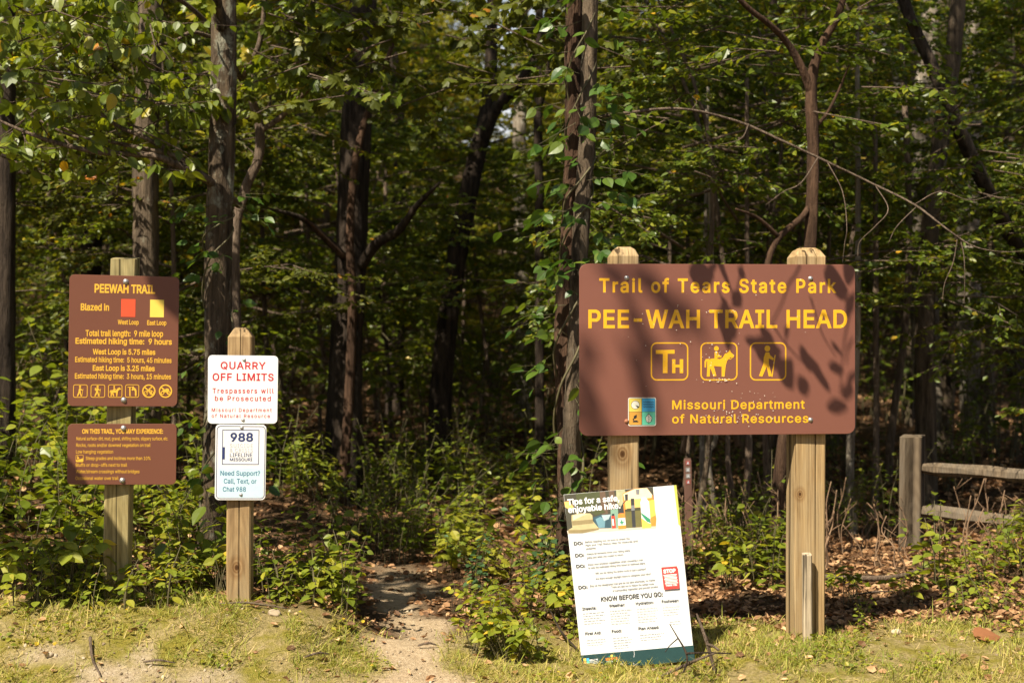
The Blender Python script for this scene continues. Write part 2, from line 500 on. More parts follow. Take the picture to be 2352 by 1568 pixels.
def make_ground():
    xs = grow_axis(-80, 80, -3.2, 3.4, 0.03)
    ys = grow_axis(-25, 110, 4.9, 9.4, 0.03)
    X, Y = np.meshgrid(xs, ys, indexing='ij')
    Z = ground_z(X.ravel(), Y.ravel())
    V = np.stack([X.ravel(), Y.ravel(), Z], axis=1)
    nx, ny = len(xs), len(ys)
    i, j = np.meshgrid(np.arange(nx - 1), np.arange(ny - 1), indexing='ij')
    f = np.stack([i * ny + j, (i + 1) * ny + j, (i + 1) * ny + j + 1, i * ny + j + 1], axis=-1).reshape(-1, 4)
    acc = Acc(); acc.add(V, [f], 0, 0.5, True)
    m, n, l, b = new_mat('ground_cover')
    att = {}
    for k in ('path', 'gravel', 'grass'):
        a = n.new('ShaderNodeAttribute'); a.attribute_name = k; att[k] = a.outputs['Fac']
    fine = noise(n, l, 55, 6, 0.75)
    mid = noise(n, l, 9, 5, 0.65)
    vor = n.new('ShaderNodeTexVoronoi'); vor.inputs['Scale'].default_value = 75
    tc = n.new('ShaderNodeTexCoord'); l.new(tc.outputs['Object'], vor.inputs['Vector'])
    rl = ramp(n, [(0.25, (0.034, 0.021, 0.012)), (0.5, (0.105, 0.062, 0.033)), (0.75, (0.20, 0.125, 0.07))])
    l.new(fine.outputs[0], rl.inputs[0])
    rg = ramp(n, [(0.28, (0.14, 0.115, 0.040)), (0.5, (0.34, 0.265, 0.110)), (0.72, (0.54, 0.42, 0.22))])
    l.new(fine.outputs[0], rg.inputs[0])
    moss = ramp(n, [(0.44, (0, 0, 0)), (0.60, (1, 1, 1))]); l.new(mid.outputs[0], moss.inputs[0])
    cg = mixc(n, l, moss.outputs[0], rg.outputs[0], mixc(n, l, fine.outputs[0], (0.14, 0.125, 0.020), (0.33, 0.27, 0.050)))
    rp = ramp(n, [(0.25, (0.27, 0.185, 0.108)), (0.5, (0.50, 0.375, 0.235)), (0.75, (0.66, 0.53, 0.36))])
    l.new(fine.outputs[0], rp.inputs[0])
    rv = mixc(n, l, vor.outputs['Color'], (0.30, 0.23, 0.15), (0.60, 0.52, 0.40))
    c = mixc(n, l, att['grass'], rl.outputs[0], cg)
    gm = n.new('ShaderNodeMath'); gm.operation = 'MULTIPLY'; l.new(att['gravel'], gm.inputs[0])
    gk = ramp(n, [(0.38, (0.35, 0.35, 0.35)), (0.58, (0.95, 0.95, 0.95))]); l.new(noise(n, l, 6, 5, 0.7).outputs[0], gk.inputs[0]); l.new(gk.outputs[0], gm.inputs[1])
    c = mixc(n, l, gm.outputs[0], c, mixc(n, l, 0.5, rp.outputs[0], rv))
    c = mixc(n, l, att['path'], c, rp.outputs[0])
    c = mixc(n, l, 0.4, c, mixc(n, l, mid.outputs[0], (0.55, 0.52, 0.5), (1.4, 1.4, 1.4)), 'MULTIPLY')
    l.new(c, b.inputs['Base Color'])
    b.inputs['Roughness'].default_value = 0.95
    b.inputs['Specular IOR Level'].default_value = 0.1
    bump(n, l, mixc(n, l, 0.5, fine.outputs[0], noise(n, l, 190, 3, 0.7).outputs[0]), b, 1.0, 0.025)
    o = acc.build('ground', m)
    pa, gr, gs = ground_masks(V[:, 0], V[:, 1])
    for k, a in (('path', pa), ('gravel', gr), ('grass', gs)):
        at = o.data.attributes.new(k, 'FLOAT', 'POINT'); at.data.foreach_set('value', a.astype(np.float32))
    tag(o, kind='structure')


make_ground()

# ------------------------------------------------------------------ trees
RNG = np.random.default_rng(11)


def crown_mesh(seed, z0, z1, rad, n_limb, n_br, n_tw, n_lf, size, mats, tpl=T_OVATE, lift=0.35, br_len=0.8, tw_len=0.4, lr=0.045, flat=0.5):
    """limbs fanning from a central leader between z0 and z1, with leafy twigs"""
    rng = np.random.default_rng(seed)
    acc = Acc()
    lead = np.array([(0, 0, z0 - 0.6), (rng.normal(0, .1), rng.normal(0, .1), (z0 + z1) / 2), (rng.normal(0, .3), rng.normal(0, .3), z1)])
    tube(acc, spline(lead, 5), [lr * 2, lr * 1.5, lr * .4], 7, 1)
    S, D = [], []
    for i in range(n_limb):
        t = (i + rng.uniform(0, 1)) / n_limb
        z = z0 + (z1 - z0) * t
        az = i * 2.4 + rng.normal(0, .4)
        r = rad * (0.35 + 0.65 * math.sin(math.pi * min(1, 0.22 + 0.75 * t))) * rng.uniform(0.7, 1.15)
        a = np.array([0, 0, z])
        dirv = np.array([math.cos(az), math.sin(az), 0])
        b = a + dirv * r * 0.5 + np.array([0, 0, r * lift * 0.7])
        c = a + dirv * r + np.array([rng.normal(0, .15), rng.normal(0, .15), r * lift])
        pl = spline([a, b, c], 6)
        tube(acc, pl, [lr, lr * 0.2], 6, 1)
        k = rng.uniform(0.22, 1.0, n_br) * (len(pl) - 1)
        i0 = np.minimum(k.astype(int), len(pl) - 2)
        p = pl[i0] + (pl[i0 + 1] - pl[i0]) * (k - i0)[:, None]
        tg = nrm(pl[i0 + 1] - pl[i0])
        sd = perp(tg, rng) * np.where(rng.uniform(0, 1, n_br) < .5, 1, -1)[:, None]
        an = rng.uniform(0.2, 1.2, n_br)[:, None]
        dd = tg * np.cos(an) + sd * np.sin(an) + rng.normal(0, .22, (n_br, 3))
        S.append(p); D.append(dd)
    S = np.concatenate(S); D = np.concatenate(D)
    foliage(acc, S, D, br_len * rng.uniform(0.5, 1.2, len(S)), rng, n_tw, tw_len, n_lf, size, tpl, 0, 1, min(0.008, lr * .4), flat=flat)
    return acc.mesh('crown', mats)


# crowns of the tall trees (mostly above the picture, they shade the woods) and low ones for the far slope
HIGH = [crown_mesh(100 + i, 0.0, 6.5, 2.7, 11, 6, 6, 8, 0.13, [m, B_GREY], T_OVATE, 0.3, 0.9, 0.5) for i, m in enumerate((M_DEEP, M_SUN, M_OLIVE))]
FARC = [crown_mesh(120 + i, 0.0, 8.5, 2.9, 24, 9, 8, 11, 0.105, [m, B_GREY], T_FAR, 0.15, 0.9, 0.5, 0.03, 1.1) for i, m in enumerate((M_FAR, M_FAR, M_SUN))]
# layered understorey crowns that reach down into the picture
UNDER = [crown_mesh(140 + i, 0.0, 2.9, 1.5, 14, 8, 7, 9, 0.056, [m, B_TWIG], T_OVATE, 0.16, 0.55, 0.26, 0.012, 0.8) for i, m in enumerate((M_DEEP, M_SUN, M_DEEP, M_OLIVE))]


def put(name, mesh, parent, loc, sc=1.0, rz=0.0):
    o = bpy.data.objects.new(name, mesh)
    o.location = [float(v) for v in loc]
    o.scale = (sc, sc, sc) if np.isscalar(sc) else sc
    o.rotation_euler = (0, 0, rz)
    return link(o, parent)


def px_line(pts):
    """[(px, py, depth), ...] -> world points"""
    return np.array([P(*p) for p in pts])


def tall_tree(name, label, pts, radii, bark, crown=None, crown_at=0.0, crown_scale=1.0, group=None, limbs=(), seg=20, rough=0.10, cat='tree', ground=True):
    """a tree whose trunk follows world points; the crown sits on the trunk's end"""
    w = np.asarray(pts, dtype=np.float64)
    base = w[0].copy()
    base[2] = gz(base[0], base[1]) - 0.03 if ground else base[2]
    if ground and w[0][2] > base[2] + 0.02: w = np.concatenate([[base], w])
    rng = np.random.default_rng(abs(hash(label)) % 1000 if False else sum(map(ord, label)))
    t = thing(name, base, label, cat, group)
    acc = Acc()
    tube(acc, spline(w, 10), radii, seg, 0, rough, rng)
    acc.build('trunk', bark, t, base)
    for lp, lr in limbs:
        la = Acc(); tube(la, spline(lp, 6), lr, 9, 0, 0.06, rng); la.build('limb', bark, t, base)
    if crown is not None:
        put('crown', crown, t, w[-1] - base + np.array([0, 0, crown_at]), crown_scale, rng.uniform(0, 6.28))
    return t, base
# ------------------------------------------------------------------ signs: lettering helpers
_font_cache = {}
try:                                        # the plain grotesque face that ships with Blender itself
    FONT = bpy.data.fonts.load(bpy.utils.system_resource('DATAFILES', path='fonts') + '/Inter.woff2')
except Exception:
    FONT = None


def glyphs(body, bold, space):
    """lettering as triangles: every solid contour is filled on its own with the holes that lie in it"""
    key = (body, bold, space)
    if key in _font_cache: return _font_cache[key]
    cu = bpy.data.curves.new('lettering', 'FONT')
    if FONT: cu.font = FONT
    cu.body = body; cu.size = 1; cu.space_character = space; cu.resolution_u = 3
    cu.dimensions = '2D'; cu.fill_mode = 'NONE'
    ob = bpy.data.objects.new('lettering', cu)
    me = ob.to_mesh()
    v = np.empty(len(me.vertices) * 3); me.vertices.foreach_get('co', v); v = v.reshape(-1, 3)[:, :2]
    nb = {}
    for e_ in me.edges:
        p, q = e_.vertices; nb.setdefault(p, []).append(q); nb.setdefault(q, []).append(p)
    seen, loops = set(), []
    for st in sorted(nb):
        if st in seen: continue
        lp, cur, prev = [st], st, None
        seen.add(st)
        while True:
            nx = [k for k in nb[cur] if k != prev and k not in seen]
            if not nx: break
            prev, cur = cur, (cur + 1 if cur + 1 in nx else nx[0]); lp.append(cur); seen.add(cur)
        if len(lp) > 2: loops.append(v[lp])
    ob.to_mesh_clear(); bpy.data.objects.remove(ob); bpy.data.curves.remove(cu)

    def area(p): return 0.5 * np.sum(p[:, 0] * np.roll(p[:, 1], -1) - p[:, 1] * np.roll(p[:, 0], -1))

    def clean(p):
        keep = np.linalg.norm(p - np.roll(p, 1, 0), axis=1) > 1e-5
        return p[keep]

    loops = [clean(p) for p in loops]
    loops = [p for p in loops if len(p) > 2]
    sgn = np.sign(sum(area(p) for p in loops))          # solids turn the way the total area does

    def grow(p):                                         # bolder: push every contour outwards from the ink
        t0 = nrm(p - np.roll(p, 1, 0)); t1 = nrm(np.roll(p, -1, 0) - p)
        n0 = np.stack([t0[:, 1], -t0[:, 0]], 1) * sgn; n1 = np.stack([t1[:, 1], -t1[:, 0]], 1) * sgn
        m_ = n0 + n1; d = np.maximum((m_ * n0).sum(1, keepdims=True), 0.5)
        return p + m_ / d * bold
    # non-zero winding fill, slice by slice: the face has overlapping and self-touching contours
    loops = [grow(p) for p in loops]
    A = np.concatenate(loops); B = np.concatenate([np.roll(p, -1, 0) for p in loops])
    up = np.where(B[:, 1] > A[:, 1], 1, -1)
    lo = np.where((up > 0)[:, None], A, B); hi = np.where((up > 0)[:, None], B, A)
    ys = np.linspace(A[:, 1].min(), A[:, 1].max(), 41)
    V, F, n = [], [], 0
    for y0, y1 in zip(ys[:-1], ys[1:]):
        ym = (y0 + y1) / 2
        k = np.where((lo[:, 1] <= ym) & (hi[:, 1] > ym))[0]
        if not len(k): continue
        dy = hi[k, 1] - lo[k, 1]

        def xat(y): return lo[k, 0] + (hi[k, 0] - lo[k, 0]) * np.clip((y - lo[k, 1]) / dy, 0, 1)
        o_ = np.argsort(xat(ym), kind='stable'); xb, xt = xat(y0)[o_], xat(y1)[o_]
        w_, st = 0, None
        for j, u_ in enumerate(up[k][o_]):
            if w_ == 0: st = j
            w_ += u_
            if w_ == 0:
                V += [(xb[st], y0), (xb[j], y0), (xt[j], y1), (xt[st], y1)]; F.append((n, n + 1, n + 2, n + 3)); n += 4
    _font_cache[key] = (np.array(V), np.array(F))
    return _font_cache[key]


def cap_height(bold):
    v, f = glyphs('H', bold, 1.0)
    return v[:, 1].min(), v[:, 1].max()


class Board:
    """a flat panel spanned by four world corners; marks are laid on it in the pixel frame of a measured view"""

    def __init__(s, view, px, depths, thick, radius):
        s.px = [np.array(p, dtype=float) for p in px]        # TL TR BR BL
        ox, oy, k = view
        s.c = [P((ox + p[0] / k) / 1.08844, (oy + p[1] / k) / 1.08844, d) for p, d in zip(px, depths)]
        s.w = np.linalg.norm(s.c[1] - s.c[0]); s.h = np.linalg.norm(s.c[3] - s.c[0])
        s.n = nrm(np.cross(s.c[3] - s.c[0], s.c[1] - s.c[0]))
        if s.n[1] > 0: s.n = -s.n
        s.acc = Acc(); s.mats = []; s.layer = 0
        s.panel(thick, radius)

    def uv(s, p):
        a, b, c, d = s.px
        p = np.atleast_2d(np.asarray(p, dtype=float))
        u = np.full(len(p), .5); v = np.full(len(p), .5)
        for _ in range(6):
            top = a + (b - a) * u[:, None]; bot = d + (c - d) * u[:, None]
            v = ((p - top) * (bot - top)).sum(1) / ((bot - top) ** 2).sum(1)
            lf = a + (d - a) * v[:, None]; rt = b + (c - b) * v[:, None]
            u = ((p - lf) * (rt - lf)).sum(1) / ((rt - lf) ** 2).sum(1)
        return np.stack([u, v], 1)

    def at(s, uv, off):
        uv = np.atleast_2d(uv)
        u = uv[:, :1]; v = uv[:, 1:]
        a, b, c, d = s.c
        return (a * (1 - u) + b * u) * (1 - v) + (d * (1 - u) + c * u) * v + s.n * off

    def slot(s, m):
        if m not in s.mats: s.mats.append(m)
        return s.mats.index(m)

    def rr(s, u0, v0, u1, v1, r, k=6):
        """rounded rectangle outline in uv, r in metres"""
        ru, rv = r / s.w, r / s.h
        out = []
        for cu_, cv_, a0 in ((u1 - ru, v0 + rv, -90), (u1 - ru, v1 - rv, 0), (u0 + ru, v1 - rv, 90), (u0 + ru, v0 + rv, 180)):
            for i in range(k + 1):
                a = math.radians(a0 + 90 * i / k)
                out.append((cu_ + ru * math.cos(a), cv_ + rv * math.sin(a)))
        return np.array(out)

    def panel(s, thick, r):
        o = s.rr(0, 0, 1, 1, r)
        n = len(o)
        bev = min(0.0012, thick * 0.3)
        inner = s.rr(bev / s.w, bev / s.h, 1 - bev / s.w, 1 - bev / s.h, max(r - bev, 0.0005))
        V = np.concatenate([s.at(inner, 0), s.at(o, -bev), s.at(o, -thick)])
        i = np.arange(n); j = (i + 1) % n
        s.acc.add(V, [np.arange(n).reshape(1, -1), np.stack([i, i + n, j + n, j], 1), np.stack([i + n, i + 2 * n, j + 2 * n, j + n], 1), (np.arange(n)[::-1] + 2 * n).reshape(1, -1)], 0)

    def lift(s):
        s.layer += 1
        return 0.0005 + 0.00003 * s.layer

    def flat_uv(s, uv, tris, m, off=None):
        s.acc.add(s.at(uv, s.lift() if off is None else off), [np.asarray(tris)], s.slot(m))

    def poly(s, pts, m):
        uv = s.uv(pts)
        tr = geometry.tessellate_polygon([[Vector((p[0] * s.w, p[1] * s.h, 0)) for p in uv]])
        s.flat_uv(uv, tr, m)

    def ring_uv(s, outer, inner, m):
        n = len(outer); i = np.arange(n); j = (i + 1) % n
        s.acc.add(s.at(np.concatenate([outer, inner]), s.lift()), [np.stack([i, j, j + n, i + n], 1)], s.slot(m))

    def frame(s, x0, y0, x1, y1, th, r, m):
        """rounded outline between pixel corners, th and r in pixels"""
        (u0, v0), (u1, v1) = s.uv([(x0, y0), (x1, y1)])
        e = s.uv([(x0, y0), (x0 + th, y0 + th), (x0 + r, y0)])
        du = abs(e[1][0] - e[0][0]); dv = abs(e[1][1] - e[0][1]); rm = abs(e[2][0] - e[0][0]) * s.w
        s.ring_uv(s.rr(u0, v0, u1, v1, rm), s.rr(u0 + du, v0 + dv, u1 - du, v1 - dv, max(rm - du * s.w, 0.0003)), m)

    def block(s, x0, y0, x1, y1, m, r=0):
        (u0, v0), (u1, v1) = s.uv([(x0, y0), (x1, y1)])
        o = s.rr(u0, v0, u1, v1, max(r, 0.0002), 4 if r else 1)
        s.flat_uv(o, np.arange(len(o)).reshape(1, -1), m)

    def disc(s, x, y, r, m, ry=None, k=18):
        s.poly([(x + r * math.cos(a), y + (ry or r) * math.sin(a)) for a in np.linspace(0, 2 * math.pi, k, endpoint=False)], m)

    def hoop(s, x, y, r, th, m, k=28):
        a = np.linspace(0, 2 * math.pi, k, endpoint=False)
        o = s.uv(np.stack([x + r * np.cos(a), y + r * np.sin(a)], 1)); i = s.uv(np.stack([x + (r - th) * np.cos(a), y + (r - th) * np.sin(a)], 1))
        s.ring_uv(o, i, m)

    def stroke(s, pts, th, m):
        p = np.asarray(pts, dtype=float)
        for a, b in zip(p[:-1], p[1:]):
            d = nrm(b - a); q = np.array([-d[1], d[0]]) * th / 2
            e = d * th * 0.3
            s.poly([a - e + q, b + e + q, b + e - q, a - e - q], m)

    def text(s, body, xl, yl, xr, yr, cap, m, bold=0.0, space=1.0):
        v, f = glyphs(body, bold, space)
        lo, hi = cap_height(bold)
        x0, x1 = v[:, 0].min(), v[:, 0].max()
        t = (v[:, 0] - x0) / (x1 - x0)
        hgt = (v[:, 1] - lo) / (hi - lo)
        base = np.array([xl, yl]) + np.array([xr - xl, yr - yl]) * t[:, None]
        uv = s.uv(base)
        up = s.uv([(xl, yl), (xl, yl - cap)])
        uv[:, 1] += hgt * (up[1][1] - up[0][1])
        s.flat_uv(uv, f, m)

    def icon(s, x0, y0, x1, y1, polys, m):
        for p in polys:
            s.poly([(x0 + (x1 - x0) * a / 100, y0 + (y1 - y0) * b / 100) for a, b in p], m)

    def pt(s, x, y, off=0.0):
        return s.at(s.uv([(x, y)]), off)[0]

    def build(s, name, parent, base, face):
        s.mats[0:0] = [face]
        s.acc.m = [0 if i < 4 else m + 1 for i, m in enumerate(s.acc.m)]
        return s.acc.build(name, s.mats, parent, base)


def bolt(parent, base, p, n, r, mat):
    """a domed carriage-bolt head on a washer"""
    acc = Acc()
    n = nrm(np.asarray(n)); s = nrm(np.cross(n, [0, 0, 1.0])); u = np.cross(s, n)
    a = np.arange(14) * 2 * math.pi / 14
    ring = np.cos(a)[:, None] * s + np.sin(a)[:, None] * u
    rows = [(1.25, 0.0), (1.25, .10), (1.0, .12), (0.97, .38), (0.75, .62), (0.4, .78), (0.08, .82)]
    V = np.concatenate([p + ring * r * q + n * r * h for q, h in rows])
    i, k = np.meshgrid(np.arange(len(rows) - 1), np.arange(14), indexing='ij'); k2 = (k + 1) % 14
    f = np.stack([i * 14 + k, i * 14 + k2, (i + 1) * 14 + k2, (i + 1) * 14 + k], -1).reshape(-1, 4)
    acc.add(V, [f, (np.arange(14) + (len(rows) - 1) * 14).reshape(1, -1)], 0, 0.5, True)
    return acc.build('bolt', mat, parent, base)


def post(parent, base, lo, hi, wx, wy, yaw, mat, cap='flat', notch=None, name='post'):
    """a sawn timber post from lo to hi (world points at the centre of its section)"""
    hx, hy = wx / 2, wy / 2
    e = 0.006
    sec = [(-hx + e, -hy)]
    if notch is not None:
        for c, w, dp in notch: sec += [(c - w, -hy), (c, -hy + dp), (c + w, -hy)]
    sec += [(hx - e, -hy), (hx, -hy + e), (hx, hy - e), (hx - e, hy), (-hx + e, hy), (-hx, hy - e), (-hx, -hy + e)]
    sec = np.array(sec)
    ca, sa = math.cos(yaw), math.sin(yaw)
    n = len(sec)
    ax = hi - lo; L = np.linalg.norm(ax)
    rows = [(t, 1.0, 1.0) for t in np.linspace(0, 1 if cap == 'flat' else 1 - 0.042 / L, 9)]
    if cap == 'dome': rows += [(1 - 0.012 / L, .72, .72), (1.0, .46, .46)]
    if cap == 'pyramid': rows += [(1 - 0.006 / L, .55, .55), (1.0, .42, .42)]
    rng = np.random.default_rng(int(abs(lo[0]) * 1000))
    V = []
    for t, qx, qy in rows:
        c = lo + ax * t
        x = sec[:, 0] * qx; y = sec[:, 1] * qy
        j = rng.normal(0, 0.0006, 2)
        V.append(np.stack([c[0] + x * ca - y * sa + j[0], c[1] + x * sa + y * ca + j[1], np.full(n, c[2])], 1))
    V = np.concatenate(V)
    if cap == 'flat': V[-n:, 2] += (sec[:, 1] / wy) * 0.012
    i, k = np.meshgrid(np.arange(len(rows) - 1), np.arange(n), indexing='ij'); k2 = (k + 1) % n
    f = np.stack([i * n + k, i * n + k2, (i + 1) * n + k2, (i + 1) * n + k], -1).reshape(-1, 4)
    tri = geometry.tessellate_polygon([[Vector((p[0], p[1], 0)) for p in sec]])
    acc = Acc(); acc.add(V, [f, np.asarray(tri) + (len(rows) - 1) * n, np.asarray(tri)[:, ::-1]], 0)
    return acc.build(name, mat, parent, base)


# sign paints
def worn_paint(name, col, fade, amount, rough=0.5, scale=120):
    """paint with small flaked spots and a soft uneven fade"""
    m, n, l, b = new_mat(name)
    t = noise(n, l, 2.2, 4, 0.6); q = noise(n, l, scale, 4, 0.7); g = noise(n, l, 4, 2, 0.5)
    base = mixc(n, l, t.outputs[0], tuple(c * .86 for c in col), tuple(c * 1.14 for c in col))
    k = ramp(n, [(0.70 - amount, (0, 0, 0)), (0.74 - amount, (1, 1, 1))]); l.new(q.outputs[0], k.inputs[0])
    kk = ramp(n, [(0.42, (0, 0, 0)), (0.6, (1, 1, 1))]); l.new(g.outputs[0], kk.inputs[0])
    l.new(mixc(n, l, mixc(n, l, 1.0, k.outputs[0], kk.outputs[0], 'MULTIPLY'), base, fade), b.inputs['Base Color'])
    b.inputs['Roughness'].default_value = rough
    b.inputs['Specular IOR Level'].default_value = 0.35
    bump(n, l, noise(n, l, 6, 2, 0.5).outputs[0], b, 0.05, 0.01)
    return m


P_BROWN = worn_paint('brown_sign_paint', (0.158, 0.060, 0.036), (0.30, 0.16, 0.10), 0.0, 0.42)
P_BROWN2 = worn_paint('faded_brown_sign_paint', (0.182, 0.071, 0.049), (0.40, 0.24, 0.17), 0.0, 0.45)
P_YEL = worn_paint('yellow_lettering', (0.74, 0.41, 0.045), (0.82, 0.62, 0.30), 0.0, 0.45)
P_YEL2 = worn_paint('worn_yellow_lettering', (0.74, 0.385, 0.016), (0.85, 0.78, 0.62), 0.06, 0.45, 60)
P_FLECK = paint('white_flecks', (0.8, 0.72, 0.6), 0.6)
P_RED = paint('red_blaze', (0.80, 0.085, 0.030), 0.45, 0.04)
P_LEMON = paint('yellow_blaze', (0.83, 0.60, 0.095), 0.45, 0.04)
P_WHITE = paint('white_sign_paint', (0.74, 0.735, 0.72), 0.35, 0.03)
P_CRIM = paint('red_lettering', (0.46, 0.016, 0.026), 0.45, 0.08)
P_NAVY = paint('navy_print', (0.022, 0.036, 0.125), 0.45, 0.08)
P_GREYP = paint('grey_print', (0.42, 0.43, 0.46), 0.5, 0.08)
P_ICE = paint('pale_blue_print', (0.50, 0.66, 0.72), 0.4, 0.05)
P_TEALT = paint('blue_print', (0.025, 0.12, 0.22), 0.45, 0.08)
P_BLACK = paint('black_print', (0.018, 0.018, 0.020), 0.5, 0.1)
P_STEEL = paint('galvanised_steel', (0.42, 0.41, 0.40), 0.42, 0.15, 0.7, 60)
P_RUST = paint('rusty_steel', (0.30, 0.12, 0.06), 0.7, 0.3, 0.2, 60)
W_LEFT = wood_mat('greenish_treated_wood', (0.155, 0.118, 0.046), (0.37, 0.295, 0.135), 70, (0.29, 0.26, 0.14), (0.6, 0.6, 0.5))
W_QUAR = wood_mat('brown_weathered_wood', (0.17, 0.105, 0.050), (0.36, 0.245, 0.125), 65, (0.30, 0.23, 0.13), (0.6, 0.55, 0.5), [(-.002, .15 + (1385 - 1308) * SC * 6.32, .045)])
W_MAIN = wood_mat('tan_treated_wood', (0.19, 0.115, 0.050), (0.43, 0.295, 0.145), 55, (0.36, 0.27, 0.155), (0.55, 0.5, 0.42), [((1424 - 1640) * SC * 6.28, H - (1042 - 784) * SC * 6.25, .055), ((1836 - 1640) * SC * 6.3, H - (1135 - 784) * SC * 6.3, .03)])
W_GREY = wood_mat('grey_split_wood', (0.042, 0.030, 0.020), (0.155, 0.115, 0.076), 40, (0.14, 0.115, 0.085), (0.5, 0.45, 0.4))  # the fence's dappled shade is put into this darkened colour
W_PALE = wood_mat('bleached_batten_wood', (0.20, 0.155, 0.105), (0.47, 0.38, 0.265), 80)

HIKER = [[(48 + 8 * math.cos(a), 16 + 8 * math.sin(a)) for a in np.linspace(0, 6.28, 14, endpoint=False)],
         [(43, 26), (53, 26), (56, 34), (66, 42), (64, 47), (52, 42), (52, 54), (60, 88), (52, 90), (46, 64), (34, 90), (25, 88), (37, 56), (38, 40)],
         [(68, 32), (71, 33), (62, 91), (59, 90)]]
PACK = HIKER + [[(28, 28), (38, 25), (40, 46), (30, 48)]]
HORSE = [[(43 + 6.5 * math.cos(a), 16 + 6.5 * math.sin(a)) for a in np.linspace(0, 6.28, 14, endpoint=False)],
         [(38, 25), (47, 25), (49, 33), (57, 35), (56, 40), (46, 40), (45, 46), (38, 46)],
         [(14, 44), (38, 42), (52, 44), (60, 40), (66, 30), (76, 25), (79, 19), (82, 26), (91, 34), (89, 40), (81, 39), (72, 48), (68, 62), (65, 90), (57, 90), (57, 64), (36, 62), (43, 88), (35, 90), (28, 70), (26, 70), (25, 90), (17, 90), (18, 66), (18, 48), (16, 52), (15, 66), (11, 66), (11, 50)]]
DRINK = [[(17, 18), (46, 18), (46, 24), (38, 24), (38, 84), (46, 88), (29, 88), (29, 24), (17, 24)],
         [(56 + 8 * math.cos(a), 22 + 8 * math.sin(a)) for a in np.linspace(0, 6.28, 12, endpoint=False)],
         [(48, 32), (64, 24), (78, 34), (82, 48), (82, 88), (70, 88), (70, 52), (62, 40), (56, 48), (46, 44)]]
SLOPE = [[(4, 96), (4, 70), (24, 74), (96, 46), (96, 96)], [(18, 30), (34, 26), (40, 42), (48, 62), (40, 66), (30, 50), (24, 66), (16, 64), (20, 46)], [(24 + 6 * math.cos(a), 20 + 6 * math.sin(a)) for a in np.linspace(0, 6.28, 10, endpoint=False)]]

# ------------------------------------------------------------------ brown trail information post (left)
V8 = (160, 680, 4.48); V7 = (160, 1050, 7.84); V1 = (140, 620, 2.375); V2 = (1420, 600, 3.075); V3 = (1390, 1190, 3.0325)
lb = P(271, 1372, 6.37); lb[2] = gz(lb[0], lb[1]) - 0.15
info = thing('information_sign', lb, 'greenish wooden post carrying two brown yellow-lettered trail information panels', 'sign')
post(info, lb, P(266, 1440, 6.37), P(288, 593, 6.37), 0.112, 0.10, 0.08, W_LEFT, 'flat')
a = Board(V8, [(62, 25), (1292, 55), (1268, 1503), (42, 1500)], (6.245, 6.345, 6.345, 6.245), 0.003, 0.022)
Y = P_YEL
a.text('PEEWAH TRAIL', 338, 231, 1018, 244, 100, Y, 0.03, 1.0)
a.text('Blazed in', 185, 430, 500, 434, 80, Y, 0.025)
a.block(637, 301, 793, 502, P_RED); a.block(961, 308, 1115, 507, P_LEMON)
a.text('West Loop', 597, 586, 832, 589, 54, Y, 0.022); a.text('East Loop', 927, 593, 1145, 595, 54, Y, 0.022)
a.text('Total trail length:  9 mile loop', 238, 717, 1108, 725, 70, Y, 0.022)
a.text('Estimated hiking time:  9 hours', 127, 802, 1207, 814, 68, Y, 0.025)
a.text('West Loop is 5.75 miles', 318, 922, 1020, 928, 64, Y, 0.025)
a.text('Estimated hiking time:  5 hours, 45 minutes', 123, 1006, 1203, 1018, 60, Y, 0.018)
a.text('East Loop is 3.25 miles', 318, 1104, 1013, 1110, 64, Y, 0.025)
a.text('Estimated hiking time:  3 hours, 15 minutes', 120, 1191, 1198, 1200, 60, Y, 0.018)
for x0, x1, ic in ((103, 260, HIKER), (297, 455, PACK), (491, 647, HORSE), (682, 836, DRINK)):
    a.frame(x0, 1257, x1, 1405, 7, 24, Y); a.icon(x0, 1257, x1, 1405, ic, Y)
for cx in (947, 1135):
    a.hoop(cx, 1332, 76, 15, Y)
    a.stroke([(cx - 52, 1284), (cx + 52, 1380)], 15, Y)
for wx in (915, 980): a.hoop(wx, 1352, 24, 7, Y)
a.stroke([(915, 1352), (940, 1322), (972, 1322), (980, 1352)], 8, Y); a.stroke([(944, 1320), (962, 1300)], 14, Y); a.disc(974, 1292, 9, Y)
for wx in (1102, 1172): a.hoop(wx, 1352, 21, 10, Y)
a.poly([(1092, 1325), (1130, 1312), (1150, 1300), (1172, 1306), (1178, 1326), (1150, 1345), (1125, 1345)], Y)
pa = a.build('panel', info, lb, P_BROWN)
pa['label'] = 'tall brown panel headed PEEWAH TRAIL with a red and a yellow square'
for x, y in ((688, 108), (665, 1433)): bolt(info, lb, a.pt(x, y, 0.0), a.n, 0.010, P_STEEL)
b_ = Board(V7, [(75, 70), (2210, 70), (2195, 1260), (55, 1260)], (6.25, 6.34, 6.34, 6.25), 0.003, 0.021)
b_.text('ON THIS TRAIL, YOU MAY EXPERIENCE:', 352, 262, 1938, 264, 92, Y, 0.028)
for s_, x0, x1, y_ in (('Natural surface-dirt, mud, gravel, shifting rocks, slippery surface, etc.', 240, 2038, 390), ('Rocks, roots and/or downed vegetation on trail', 236, 1690, 519),
                       ('Low hanging vegetation', 233, 955, 648), ('Steep grades and inclines more than 10%', 422, 1690, 776), ('Bluffs or drop-offs next to trail', 228, 1228, 908),
                       ('Water/stream crossings without bridges', 230, 1472, 1034), ('Occasional water over trail', 222, 1058, 1166)):
    b_.text(s_, x0, y_, x1, y_, 66, Y, 0.006)
b_.frame(230, 675, 377, 818, 8, 24, Y); b_.icon(230, 675, 377, 818, SLOPE, Y)
pb = b_.build('panel', info, lb, P_BROWN)
